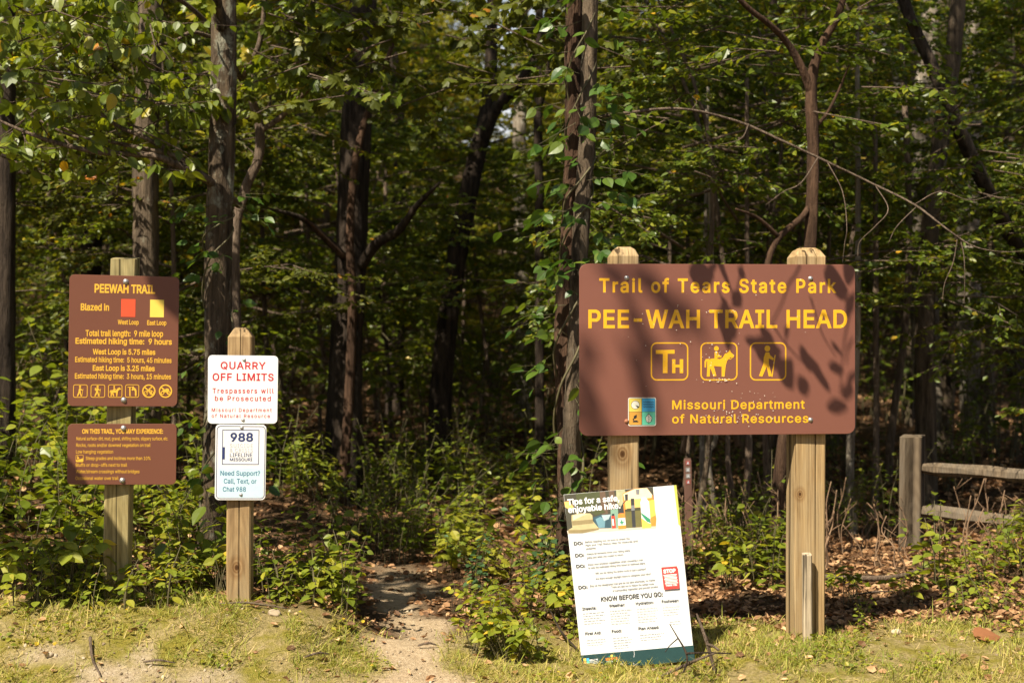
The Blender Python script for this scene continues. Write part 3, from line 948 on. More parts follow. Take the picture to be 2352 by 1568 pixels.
pb['label'] = 'low brown panel headed ON THIS TRAIL, YOU MAY EXPERIENCE'
for x, y in ((1160, 158), (1136, 1180)): bolt(info, lb, b_.pt(x, y, 0.0), b_.n, 0.010, P_STEEL)

# ------------------------------------------------------------------ quarry warning post
qb = P(550, 1385, 6.37); qb[2] = gz(qb[0], qb[1]) - 0.15
quarry = thing('warning_sign', qb, 'brown wooden post carrying white QUARRY OFF LIMITS and blue-edged 988 panels', 'sign')
post(quarry, qb, P(550.5, 1440, 6.365), P(554.5, 752, 6.365), 0.107, 0.10, 0.03, W_QUAR, 'pyramid', [(0.003, 0.002, 0.012)])
q = Board(V1, [(903, 635), (1320, 640), (1314, 1042), (900, 1042)], (6.29, 6.31, 6.31, 6.29), 0.003, 0.019)
R_ = P_CRIM
q.text('QUARRY', 977, 718, 1245, 720, 44, R_, 0.018, 1.1); q.text('OFF LIMITS', 929, 787, 1292, 789, 45, R_, 0.020, 1.1)
q.text('Trespassers will', 929, 861, 1292, 862, 30, R_, 0.015, 1.25); q.text('be Prosecuted', 943, 906, 1275, 908, 30, R_, 0.015, 1.25)
q.text('Missouri Department', 924, 971, 1280, 972, 22, R_, 0.010, 1.25); q.text('of Natural Resource', 924, 1006, 1270, 1007, 22, R_, 0.010, 1.25)
pq = q.build('panel', quarry, qb, P_WHITE); pq['label'] = 'square white panel with red QUARRY OFF LIMITS lettering'
for x, y in ((1117, 664), (1110, 1020)): bolt(quarry, qb, q.pt(x, y, 0.0), q.n, 0.0065, P_STEEL)
e = Board(V1, [(948, 1046), (1250, 1049), (1243, 1495), (942, 1495)], (6.285, 6.305, 6.305, 6.285), 0.003, 0.018)
e.frame(955, 1054, 1238, 1488, 4, 24, P_NAVY)
e.block(963, 1303, 1230, 1480, P_ICE, 0.010)
e.frame(988, 1076, 1204, 1285, 4, 2, P_NAVY); e.block(986, 1180, 1002, 1253, P_NAVY)
e.text('988', 1035, 1148, 1170, 1148, 53, P_NAVY, 0.028)
e.text('SUICIDE', 1032, 1183, 1168, 1183, 22, P_GREYP, 0.004, 1.15); e.text('& CRISIS', 1032, 1210, 1168, 1210, 22, P_GREYP, 0.004, 1.15)
e.text('LIFELINE', 1032, 1238, 1165, 1238, 22, P_NAVY, 0.004); e.text('MISSOURI', 1032, 1263, 1165, 1263, 18, P_NAVY, 0.012)
e.text('Need Support?', 976, 1349, 1212, 1350, 28, P_TEALT, 0.012); e.text('Call, Text, or', 996, 1396, 1190, 1397, 28, P_TEALT, 0.012); e.text('Chat 988', 990, 1444, 1127, 1445, 28, P_TEALT, 0.012)
pe = e.build('panel', quarry, qb, P_WHITE); pe['label'] = 'narrow white panel with dark blue border and 988 in navy'
for x, y in ((1103, 1066), (1098, 1463)): bolt(quarry, qb, e.pt(x, y, 0.0), e.n, 0.0065, P_STEEL)

# ------------------------------------------------------------------ the big trail head sign
mb = P(1640, 1475, 6.34); mb[2] = 0.0
head = thing('trailhead_sign', mb, 'large brown trail head sign on two square wooden posts, yellow lettering', 'sign')
post(head, mb, P(1431, 1520, 6.31), P(1432, 568, 6.31), 0.128, 0.126, 0.02, W_MAIN, 'dome', [(0.02, 0.0012, 0.006)])
post(head, mb, P(1849, 1520, 6.385), P(1852, 570, 6.385), 0.141, 0.136, 0.10, W_MAIN, 'dome', [(0.024, 0.0025, 0.02)])
g = Board(V2, [(88, 182), (2208, 188), (2208, 1488), (88, 1505)], (6.21, 6.305, 6.305, 6.21), 0.012, 0.036)
Y = P_YEL2
g.text('Trail of Tears State Park', 238, 404, 2062, 408, 110, Y, 0.022, 1.18)
g.text('PEE-WAH TRAIL HEAD', 155, 678, 2145, 677, 144, Y, 0.020, 1.05)
for x0, x1 in ((630, 917), (1010, 1295), (1390, 1672)): g.frame(x0, 786, x1, 1078, 10, 46, Y)
g.poly([(668, 845), (812, 843), (812, 873), (759, 873), (758, 1022), (722, 1022), (722, 874), (668, 874)], Y)
g.poly([(793, 915), (818, 915), (818, 957), (851, 957), (851, 915), (878, 915), (878, 1022), (851, 1022), (851, 978), (818, 978), (818, 1022), (793, 1022)], Y)
g.icon(1010, 786, 1295, 1078, HORSE, Y); g.icon(1390, 786, 1672, 1078, HIKER, Y)
g.stroke([(1212, 905), (1240, 916), (1262, 895)], 5, Y)
g.text('Missouri Department', 793, 1300, 1815, 1296, 70, Y, 0.016, 1.1); g.text('of Natural Resources', 793, 1408, 1843, 1402, 68, Y, 0.016, 1.1)
L1, L2, L3, L4 = (paint(n_, c_, 0.45, 0.05) for n_, c_ in (('logo_yellow', (0.74, 0.55, 0.10)), ('logo_blue', (0.06, 0.36, 0.62)), ('logo_ochre', (0.56, 0.28, 0.045)), ('logo_mint', (0.13, 0.55, 0.36))))
P_CREAM = paint('logo_cream', (0.74, 0.72, 0.62), 0.5, 0.05)
g.block(457, 1210, 670, 1427, P_CREAM, 0.008); g.block(462, 1215, 665, 1422, P_BLACK, 0.007)
g.block(465, 1218, 560, 1317, L1); g.block(564, 1218, 662, 1317, L2); g.block(465, 1320, 560, 1419, L3); g.block(564, 1320, 662, 1419, L4)
g.disc(512, 1266, 33, P_BLACK); g.disc(512, 1266, 30, P_CREAM); g.poly([(512, 1266), (545, 1280), (532, 1292)], P_BLACK)
for yy in (1244, 1262, 1280): g.stroke([(572 + i * 9, yy + (3 if i % 2 else -3)) for i in range(10)], 3.5, P_BLACK)
g.poly([(500, 1352), (522, 1340), (522, 1362), (508, 1372), (500, 1368)], P_BLACK); g.stroke([(506, 1366), (494, 1376), (500, 1388), (526, 1388)], 6, P_BLACK); g.stroke([(494, 1394), (532, 1394)], 6, P_BLACK)
g.poly([(614, 1330), (640, 1362), (634, 1392), (614, 1404), (594, 1392), (588, 1362)], P_BLACK); g.poly([(614, 1335), (636, 1363), (631, 1390), (614, 1400), (597, 1390), (592, 1363)], P_CREAM)
g.stroke([(614, 1335), (614, 1410)], 3, P_BLACK)
for yy in (1358, 1372, 1386): g.stroke([(598, yy - 7), (614, yy + 3), (630, yy - 7)], 2.5, P_BLACK)
rf = np.random.default_rng(5)
for x, y, sx, sy, k in ((1300, 1350, 260, 60, 46), (1150, 1075, 130, 14, 26), (1450, 1180, 330, 90, 16), (1150, 860, 120, 60, 12), (1100, 700, 700, 380, 26), (1180, 545, 160, 20, 8)):
    for _ in range(k):
        fx, fy = x + rf.normal(0, sx * .55), y + rf.normal(0, sy * .55)
        if 100 < fx < 2190 and 200 < fy < 1480: g.disc(fx, fy, rf.uniform(1.2, 4.5), P_FLECK, None, 6)
pg = g.build('panel', head, mb, P_BROWN2)
for x, y, m_ in ((447, 291, P_STEEL), (1860, 296, P_STEEL), (447, 1392, P_RUST), (1860, 1382, P_STEEL)): bolt(head, mb, g.pt(x, y, 0.0), g.n, 0.0085, m_)
# bleached batten nailed to the foot of the right-hand post
post(head, mb, P(1855, 1478, 6.275), P(1853, 1272, 6.275), 0.042, 0.024, 0.10, W_PALE, 'flat', None, 'batten')

# ------------------------------------------------------------------ the hiking tips poster leaning on the post
pc = [(58, 138), (912, 66), (1052, 1397), (203, 1478)]
h = Board(V3, pc, (6.14, 6.14, 5.94, 5.94), 0.005, 0.001)
pbase = h.c[3].copy()
poster = None
PC = {n_: paint('print_' + n_, c_, 0.35, 0.10, 0, 40) for n_, c_ in dict(
    forest=(0.055, 0.050, 0.030), moss=(0.065, 0.072, 0.026), barkp=(0.12, 0.075, 0.045), pale=(0.34, 0.34, 0.20), hat=(0.42, 0.35, 0.18), hatd=(0.24, 0.185, 0.085), hatl=(0.60, 0.53, 0.33),
    bagd=(0.035, 0.075, 0.095), bag=(0.13, 0.25, 0.30), bagl=(0.34, 0.44, 0.45), sage=(0.18, 0.30, 0.22), orange=(0.74, 0.22, 0.035), orangel=(0.80, 0.42, 0.13), peach=(0.80, 0.62, 0.38),
    olive=(0.13, 0.115, 0.035), olived=(0.055, 0.05, 0.02), strap=(0.035, 0.035, 0.035), red=(0.62, 0.055, 0.03), white=(0.78, 0.77, 0.74), green=(0.03, 0.22, 0.11), teal=(0.012, 0.042, 0.040),
    amber=(0.80, 0.50, 0.08), leafy=(0.42, 0.42, 0.07), table=(0.55, 0.46, 0.36), body=(0.17, 0.17, 0.17), faint=(0.38, 0.38, 0.38), stop=(0.62, 0.045, 0.035)).items()}
Q = PC
h.poly([(60, 140), (735, 82), (762, 402), (90, 446)], Q['forest'])
h.poly([(150, 134), (330, 116), (345, 200), (240, 245), (160, 230)], Q['moss']); h.poly([(330, 117), (372, 113), (395, 290), (350, 300)], Q['barkp'])
h.poly([(398, 112), (440, 107), (455, 250), (415, 262)], Q['barkp']); h.poly([(455, 106), (520, 100), (540, 165), (490, 235), (460, 200)], Q['pale'])
h.poly([(62, 195), (95, 190), (135, 235), (110, 262), (70, 236)], Q['orangel']); h.poly([(240, 262), (330, 232), (380, 280), (300, 300)], Q['moss'])
h.poly([(84, 420), (250, 400), (760, 370), (762, 402), (90, 446)], Q['table'])
h.poly([(280, 318), (340, 296), (418, 292), (440, 400), (320, 402), (290, 360)], Q['bagd']); h.poly([(300, 330), (335, 312), (375, 330), (370, 395), (325, 398)], Q['bag']); h.poly([(345, 300), (415, 294), (400, 330), (365, 345)], Q['bagl'])
h.poly([(414, 258), (470, 250), (478, 400), (420, 404)], Q['sage'])
h.poly([(505, 130), (600, 92), (690, 88), (735, 150), (762, 330), (758, 385), (530, 398), (515, 260)], Q['orange'])
h.poly([(510, 135), (600, 95), (690, 90), (728, 140), (725, 165), (520, 185)], Q['peach']); h.poly([(690, 190), (745, 180), (755, 300), (715, 320)], Q['amber']); h.poly([(520, 185), (640, 172), (650, 240), (530, 255)], Q['orangel'])
h.poly([(522, 262), (540, 248), (645, 238), (655, 392), (530, 400)], Q['olive']); h.poly([(520, 255), (640, 240), (642, 262), (524, 275)], Q['olived'])
h.poly([(566, 172), (592, 170), (606, 394), (580, 396)], Q['strap']); h.poly([(522, 138), (545, 136), (545, 186), (525, 188)], Q['strap']); h.poly([(568, 225), (596, 222), (598, 262), (572, 265)], Q['body'])
h.poly([(605, 100), (634, 98), (632, 140), (608, 140)], Q['body'])
h.poly([(420, 305), (446, 303), (456, 400), (426, 402)], Q['red']); h.poly([(424, 290), (442, 288), (444, 306), (424, 308)], Q['strap']); h.poly([(424, 330), (436, 329), (442, 380), (430, 381)], Q['white'])
h.poly([(470, 296), (484, 284), (508, 282), (522, 292), (532, 404), (474, 408)], Q['orange']); h.poly([(482, 252), (506, 250), (508, 284), (484, 286)], Q['strap'])
h.poly([(471, 325), (524, 320), (530, 376), (474, 380)], Q['white']); h.poly([(493, 336), (504, 335), (505, 350), (515, 350), (516, 362), (506, 363), (507, 375), (496, 376), (495, 363), (483, 364), (482, 352), (494, 351)], Q['green'])
h.stroke([(490, 250), (512, 205), (530, 185)], 7, Q['strap'])
h.poly([(640, 200), (650, 165), (680, 163), (705, 196), (722, 400), (655, 404)], Q['white']); h.poly([(645, 280), (715, 330), (720, 362), (690, 352), (650, 300)], Q['green']); h.poly([(648, 322), (700, 360), (722, 366), (723, 398), (655, 403)], Q['amber'])
h.poly([(118, 300), (175, 284), (260, 285), (276, 300), (280, 345), (330, 405), (290, 420), (180, 436), (95, 432), (95, 412), (125, 395), (118, 340)], Q['hat'])
h.poly([(120, 345), (278, 332), (285, 362), (126, 380)], Q['hatd']); h.poly([(92, 414), (200, 412), (330, 398), (322, 412), (200, 438), (96, 438)], Q['hatd']); h.poly([(130, 300), (200, 287), (235, 290), (170, 320), (130, 340)], Q['hatl'])
h.text('Tips for a safe,', 90, 223, 482, 190, 48, Q['white'], 0.022); h.text('enjoyable hike.', 95, 283, 490, 247, 48, Q['white'], 0.022)
h.poly([(892, 68), (912, 66), (946, 384), (928, 372), (908, 200)], Q['leafy'])
for x0, y0, x1, y1 in ((137, 532, 207, 527), (147, 624, 216, 619), (155, 706, 224, 702), (172, 867, 241, 862)): h.text('DO:', x0, y0, x1, y1, 26, P_BLACK, 0.03)
for s_, x0, y0, x1, y1, m_ in (('Before heading out, be sure to check the', 222, 515, 560, 487, 'body'), ('Park and Trail Status Map for closures and', 225, 541, 620, 506, 'body'), ('advisories.', 228, 567, 305, 559, 'body'),
                              ('Always let someone know your hiking plans,', 232, 607, 565, 578, 'body'), ('going and when you expect to return.', 235, 635, 515, 610, 'body'),
                              ('Know your physical capabilities when choosing a trail', 243, 688, 660, 650, 'body'), ('to note the estimated hiking time listed on trailhead signs.', 245, 713, 680, 675, 'body'),
                              ('Will you be hiking the entire route or just a portion?', 298, 754, 685, 720, 'body'), ('Are there enough daylight hours to complete your hike?', 302, 795, 720, 757, 'body'),
                              ('Stay on the designated trail and do not take shortcuts, no matter', 258, 850, 755, 803, 'body'), ('Trails are laid out to follow the safest route', 420, 858, 745, 832, 'body'),
                              ('of surrounding vegetation and prevent erosion', 430, 886, 775, 853, 'body')):
    h.text(s_, x0, y0, x1, y1, 16, Q[m_], 0.018)
h.text('KNOW BEFORE YOU GO:', 343, 960, 812, 920, 36, P_BLACK, 0.025)
for s_, x0, y0, x1, y1 in (('Insects:', 201, 1025, 308, 1016), ('Weather:', 403, 1002, 524, 993), ('Hydration:', 606, 985, 742, 974), ('Footwear:', 803, 970, 932, 960), ('First Aid:', 223, 1211, 343, 1201), ('Food:', 424, 1193, 498, 1186), ('Plan Ahead:', 626, 1172, 783, 1160)):
    h.text(s_, x0, y0, x1, y1, 22, P_BLACK, 0.02)
rq = np.random.default_rng(9)
def small_print(x, y, w, k, m_):
    for i in range(k):                       # rows of print too faint to read: short strokes, word by word
        xx = x + i * 2.2; yy = y + i * 19
        end = x + w * rq.uniform(.75, 1.0)
        while xx < end:
            ww = rq.uniform(8, 26); h.stroke([(xx, yy - (xx - x) * .085), (min(xx + ww, end), yy - (min(xx + ww, end) - x) * .085)], 4.5, Q[m_]); xx += ww + 7
for x, y, w, k in ((205, 1050, 165, 5), (408, 1030, 165, 6), (610, 1013, 165, 6), (806, 997, 140, 4), (228, 1240, 160, 3), (428, 1222, 140, 5), (632, 1198, 190, 3), (858, 1098, 90, 2)): small_print(x, y, w, k, 'faint')
h.poly([(798, 702), (918, 692), (935, 860), (818, 870)], Q['stop'])
h.text('STOP', 815, 748, 908, 740, 30, Q['white'], 0.035)
for i in range(7): h.stroke([(816 + i * 2 + (i % 3) * 3, 762 + i * 10.5), (914 + i * 1.6 - (i % 2) * 5, 754 + i * 10.5)], 5.5, Q['white'])
h.text('THANK YOU', 832, 847, 918, 840, 15, Q['white'], 0.03)
h.poly([(188, 1360), (1041, 1284), (1051, 1394), (204, 1475)], Q['teal'])
for x0, y0, m_ in ((207, 1383, L1), (230, 1381, L2), (209, 1406, L3), (232, 1404, L4)): h.poly([(x0, y0), (x0 + 20, y0 - 2), (x0 + 22, y0 + 18), (x0 + 2, y0 + 20)], m_)
h.text('MISSOURI', 255, 1402, 318, 1396, 12, Q['white'], 0.03); h.text('DEPARTMENT OF', 256, 1414, 334, 1407, 8, Q['white'], 0.01); h.text('NATURAL RESOURCES', 257, 1424, 354, 1415, 8, Q['white'], 0.01)
h.text('MISSOURI', 378, 1398, 466, 1390, 19, Q['orange'], 0.04); h.text('STATE PARKS', 384, 1411, 464, 1404, 9, Q['white'], 0.01)
h.poly([(395, 1368), (422, 1356), (455, 1364), (448, 1371), (420, 1364), (402, 1374)], Q['green']); h.disc(422, 1363, 9, Q['amber'])
h.stroke([(590, 1326), (594, 1350), (589, 1372)], 5, Q['faint']); h.stroke([(586, 1412), (590, 1424)], 5, Q['faint'])
P_BOARD = paint('white_poster_board', (0.60, 0.595, 0.575), 0.4, 0.05, 0, 6)
poster = h.build('poster', None, pbase, P_BOARD)
poster.location = [float(v) for v in pbase]
tag(poster, 'white hiking tips poster leaning crookedly against the big sign post', 'poster')

# ------------------------------------------------------------------ split-rail fence on the right
fb = P(2094, 1282, 9.0); fb[2] = gz(fb[0], fb[1]) - 0.1
fence = thing('rail_fence', fb, 'weathered grey split-rail wooden fence running off to the right', 'fence')
post(fence, fb, P(2092, 1320, 9.0), P(2096, 1001, 9.0), 0.135, 0.12, -0.5, W_GREY, 'flat', [(0.02, 0.003, 0.02), (-0.03, 0.002, 0.012)])
def rail(a, b, r, seed):
    acc = Acc(); rg_ = np.random.default_rng(seed)
    n = 14; p = np.array([a + (b - a) * t + rg_.normal(0, .006, 3) for t in np.linspace(0, 1, n)])
    rr = np.array([0.55] + [1.0] * (n - 2) + [0.55]) * r
    tube(acc, p, list(rr * rg_.uniform(.88, 1.14, n)), 7, 0, 0.22, rg_)
    acc.sm = [False] * len(acc.sm)
    acc.build('rail', W_GREY, fence, fb)
e1 = np.array([0.66, -0.75, 0.0]) * 2.2
ta, ta2 = P(2100, 1074, 9.0), P(2100, 1172, 9.0)
rail(ta, ta + e1 + np.array([0, 0, 0.02]), 0.036, 1); rail(ta2, ta2 + e1 + np.array([0, 0, -0.02]), 0.038, 2)
pq2 = P(2092, 1300, 9.0) + e1
post(fence, fb, np.array([pq2[0], pq2[1], gz(pq2[0], pq2[1]) - .1]), np.array([pq2[0], pq2[1], gz(pq2[0], pq2[1]) + .82]), 0.135, 0.12, -0.5, W_GREY, 'flat')

# ------------------------------------------------------------------ brown fibre trail marker stake
sb = P(1580, 1200, 8.6); sb[2] = gz(sb[0], sb[1]) - 0.1
P_DRED = paint('faded_red_decal', (0.26, 0.055, 0.045), 0.5); P_DGREY = paint('faded_grey_decal', (0.22, 0.20, 0.19), 0.5)
P_STAKE = paint('brown_marker_plastic', (0.12, 0.060, 0.042), 0.5, 0.15)
stake = thing('marker_stake', sb, 'thin brown trail marker stake with tiny stacked symbols, behind the poster', 'marker')
acc = Acc()
lo, hi = P(1584, 1260, 8.6), P(1579, 1052, 8.6)
rows = [lo + (hi - lo) * t for t in (0, .5, .97, 1.0)]
V = np.concatenate([c + np.array([(-.024, -.004, 0), (-.02, -.007, 0), (.02, -.007, 0), (.024, -.004, 0), (.024, .004, 0), (-.024, .004, 0)]) * (1 if i < 3 else .8) for i, c in enumerate(rows)])
i, k = np.meshgrid(np.arange(3), np.arange(6), indexing='ij'); k2 = (k + 1) % 6
acc.add(V, [np.stack([i * 6 + k, i * 6 + k2, (i + 1) * 6 + k2, (i + 1) * 6 + k], -1).reshape(-1, 4), (np.arange(6) + 18).reshape(1, -1)], 0)
acc.build('stake', P_STAKE, stake, sb)
for j, yy in enumerate((1062, 1078, 1092, 1106)):
    c = P(1579.4 + j * .3, yy, 8.6) + np.array([0, -.0085, 0]); s_ = .013
    ac = Acc(); ac.add([c + np.array(v) * s_ for v in ((-1, 0, -1), (1, 0, -1), (1, 0, 1), (-1, 0, 1), (-.6, -.05, -.6), (.6, -.05, -.6), (.1, -.05, .8))], [np.array([(0, 1, 2, 3)]), np.array([(4, 5, 6)])], 0)
    ac.acc = None; ac.m[-1] = 1
    ac.build('decal', [P_DRED if j in (0, 3) else P_DGREY, P_GREYP], stake, sb)
# ------------------------------------------------------------------ the trees at the edge of the woods
V_ = lambda *a: np.array(a, dtype=float)


def tube_part(name, mat, parent, base, pts, radii, seg=8, rough=0.06, seed=1, n=6):
    a_ = Acc(); tube(a_, spline(pts, n), radii, seg, 0, rough, np.random.default_rng(seed)); return a_.build(name, mat, parent, base)


def sprays(acc, rng, count, px, py, dep, n_tw, tw_len, n_lf, size, tpl, droop=0.35, hang=0.7, br=0.45, flat=0.6, keep=None, mat_leaf=0, mat_twig=1):
    """leafy branchlets spread through a volume given by ranges of direction and distance"""
    S, D = [], []
    while len(S) < count:
        x, y = rng.uniform(*px), rng.uniform(*py)
        if keep and not keep(x, y, rng): continue
        S.append(P(x, y, rng.uniform(*dep))); a = rng.uniform(0, 6.28)
        D.append((math.cos(a), math.sin(a) * .7, rng.normal(0, .15)))
    foliage(acc, np.array(S), np.array(D), br * rng.uniform(.6, 1.3, count), rng, n_tw, tw_len, n_lf, size, tpl, mat_leaf, mat_twig, 0.005, droop, 1.0, flat, hang)


# young oak between the two left posts, its sisters behind, and the dark pair in the middle
t4, b4 = tall_tree('oak_tree', 'lichen-spotted oak trunk rising just behind the white quarry panel', px_line([(488, 1215, 7.9), (500, 1000, 7.9), (501, 600, 7.9), (511, 300, 7.9), (516, 0, 7.9), (524, -1100, 7.9)]),
                   [.100, .080, .076, .074, .070, .045], B_OAK, HIGH[0], -0.6, 0.75,
                   limbs=[(px_line([(516, 62, 7.85), (500, 25, 7.80), (492, -40, 7.7), (470, -300, 7.6)]), [.05, .036, .03, .015])], seg=28, rough=.07)
tall_tree('oak_tree', 'straight grey-brown trunk half hidden behind the top of the left post', px_line([(340, 1160, 9.6), (337, 620, 9.6), (335, 300, 9.6), (346, 0, 9.6), (352, -900, 9.6)]), [.095, .085, .082, .08, .05], B_GREY, HIGH[1], -0.5, 0.85)
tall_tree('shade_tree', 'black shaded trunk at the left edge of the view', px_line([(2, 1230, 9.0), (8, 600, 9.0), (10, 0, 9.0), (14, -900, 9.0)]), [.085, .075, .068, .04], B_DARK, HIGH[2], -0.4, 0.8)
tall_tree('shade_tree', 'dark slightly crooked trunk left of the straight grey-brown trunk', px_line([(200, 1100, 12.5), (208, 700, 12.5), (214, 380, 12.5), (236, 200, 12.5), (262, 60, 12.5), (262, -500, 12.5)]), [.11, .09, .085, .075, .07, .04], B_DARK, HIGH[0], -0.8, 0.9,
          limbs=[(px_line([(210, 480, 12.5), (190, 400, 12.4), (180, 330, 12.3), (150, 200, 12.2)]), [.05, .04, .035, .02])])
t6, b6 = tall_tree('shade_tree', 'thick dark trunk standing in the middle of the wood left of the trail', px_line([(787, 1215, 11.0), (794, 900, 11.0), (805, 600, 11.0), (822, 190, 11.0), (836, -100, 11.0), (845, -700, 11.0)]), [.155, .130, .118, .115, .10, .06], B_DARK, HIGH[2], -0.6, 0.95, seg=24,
                   limbs=[(px_line([(830, 610, 10.9), (865, 560, 10.7), (915, 530, 10.5), (960, 470, 10.3), (1010, 420, 10.0)]), [.045, .040, .034, .022, .010]), (px_line([(790, 590, 10.9), (740, 540, 10.6), (690, 500, 10.4), (620, 480, 10.2)]), [.035, .028, .02, .010])])
tall_tree('slender_tree', 'thin reddish crooked stem growing against the thick dark trunk', px_line([(778, 1215, 10.5), (800, 950, 10.5), (809, 700, 10.5), (803, 560, 10.5), (812, 400, 10.5), (832, 300, 10.5), (855, 230, 10.5), (885, 150, 10.5), (930, 20, 10.4)]), [.042, .036, .034, .03, .028, .026, .022, .018, .012], B_RED, None, seg=12,
          limbs=[(px_line([(790, 590, 10.5), (760, 560, 10.4), (700, 500, 10.2)]), [.02, .016, .008])])
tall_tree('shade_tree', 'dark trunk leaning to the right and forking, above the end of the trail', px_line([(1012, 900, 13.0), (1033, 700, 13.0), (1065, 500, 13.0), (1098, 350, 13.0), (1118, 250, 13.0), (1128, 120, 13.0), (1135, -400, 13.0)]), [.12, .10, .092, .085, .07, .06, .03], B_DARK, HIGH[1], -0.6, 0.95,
          limbs=[(px_line([(1100, 345, 13.0), (1140, 250, 12.8), (1190, 195, 12.6), (1240, 110, 12.4), (1262, 0, 12.3)]), [.06, .052, .046, .036, .02])])
tall_tree('slender_tree', 'thin straight dark stem left of the vine-covered tree', px_line([(1240, 870, 11.0), (1239, 500, 11.0), (1235, 250, 11.0), (1239, 0, 11.0), (1242, -600, 11.0)]), [.040, .036, .034, .032, .02], B_DARK, HIGH[0], -0.4, 0.7, seg=12,
          limbs=[(px_line([(1238, 250, 11.0), (1262, 150, 10.9), (1270, 60, 10.8), (1300, -100, 10.7)]), [.024, .02, .018, .01])])
tall_tree('pale_tree', 'blurred pale trunk far behind the thin straight dark stem', px_line([(1200, 820, 19.0), (1198, 560, 19.0), (1194, 300, 19.0), (1202, 100, 19.0), (1206, -300, 19.0)]), [.13, .10, .095, .08, .04], B_PALE, HIGH[1], -0.5, 1.0,
          limbs=[(px_line([(1200, 400, 19.0), (1225, 385, 18.8), (1240, 355, 18.6)]), [.05, .04, .02])])
t10, b10 = tall_tree('vine_tree', 'leaf-hung twin-stemmed tree behind the left edge of the big sign', px_line([(1300, 1190, 7.2), (1300, 1000, 7.2), (1294, 800, 7.2), (1312, 520, 7.2), (1318, 300, 7.2), (1317, 0, 7.2), (1322, -1200, 7.2)]), [.062, .048, .044, .048, .046, .044, .03], B_RED, HIGH[0], -0.5, 0.75, seg=20, rough=.12)
tube_part('trunk', B_GREY, t10, b10, px_line([(1308, 1195, 7.14), (1312, 1000, 7.12), (1318, 820, 7.12), (1335, 520, 7.12), (1350, 300, 7.12), (1356, 0, 7.12), (1370, -1000, 7.12)]), [.052, .046, .036, .040, .040, .038, .02], 18, .16, 4, 12)
t11, b11 = tall_tree('slender_tree', 'slim reddish forked tree rising behind the right post of the big sign', px_line([(1783, 1192, 8.3), (1800, 1020, 8.3), (1840, 750, 8.3), (1860, 560, 8.3), (1868, 350, 8.3), (1864, 195, 8.3), (1886, 105, 8.3), (1930, 20, 8.3), (1975, -200, 8.2), (1990, -700, 8.0)]), [.046, .042, .038, .038, .036, .036, .026, .02, .016, .01], B_RED, HIGH[1], -0.6, 0.7, seg=16,
                     limbs=[(px_line([(1864, 215, 8.3), (1838, 150, 8.25), (1805, 95, 8.2), (1765, 55, 8.1), (1700, 0, 8.0), (1620, -120, 7.9)]), [.026, .024, .021, .018, .015, .008]),
                            (px_line([(1860, 470, 8.3), (1840, 500, 8.25), (1790, 545, 8.2), (1765, 600, 8.2), (1755, 700, 8.2)]), [.016, .018, .019, .02, .02]),
                            (px_line([(1790, 545, 8.2), (1740, 500, 8.1), (1690, 480, 8.0)]), [.014, .010, .006]), (px_line([(1866, 300, 8.3), (1900, 260, 8.3), (1930, 200, 8.3), (1950, 150, 8.2)]), [.012, .010, .008, .004])])
tall_tree('pale_tree', 'big sunlit pale trunk deep in the wood right of the big sign', px_line([(2160, 1080, 15.0), (2128, 800, 15.0), (2120, 520, 15.0), (2116, 300, 15.0), (2136, 80, 15.0), (2150, -500, 15.0)]), [.17, .145, .135, .125, .11, .06], B_PALE, HIGH[0], -0.2, 0.95, seg=22, rough=.14,
          limbs=[(px_line([(2118, 360, 15.0), (2075, 280, 14.9), (2060, 180, 14.8), (2030, 100, 14.6)]), [.075, .06, .045, .02])])
tall_tree('pale_tree', 'second pale trunk standing further right, lit in its middle', px_line([(2240, 1000, 16.5), (2228, 700, 16.5), (2226, 450, 16.5), (2235, 200, 16.5), (2240, -400, 16.5)]), [.16, .13, .125, .12, .06], B_PALE, HIGH[2], -0.2, 1.0, seg=20, rough=.12)
t14, b14 = tall_tree('leaning_tree', 'black trunk leaning steeply across the upper right of the view', px_line([(2560, 1120, 10.6), (2400, 700, 10.2), (2250, 400, 9.8), (2180, 245, 9.6), (2130, 130, 9.6), (2086, 30, 9.6), (2040, -150, 9.6), (1990, -500, 9.6)]), [.07, .06, .052, .048, .043, .04, .035, .02], B_DARK, HIGH[2], -0.5, 0.7, seg=14)
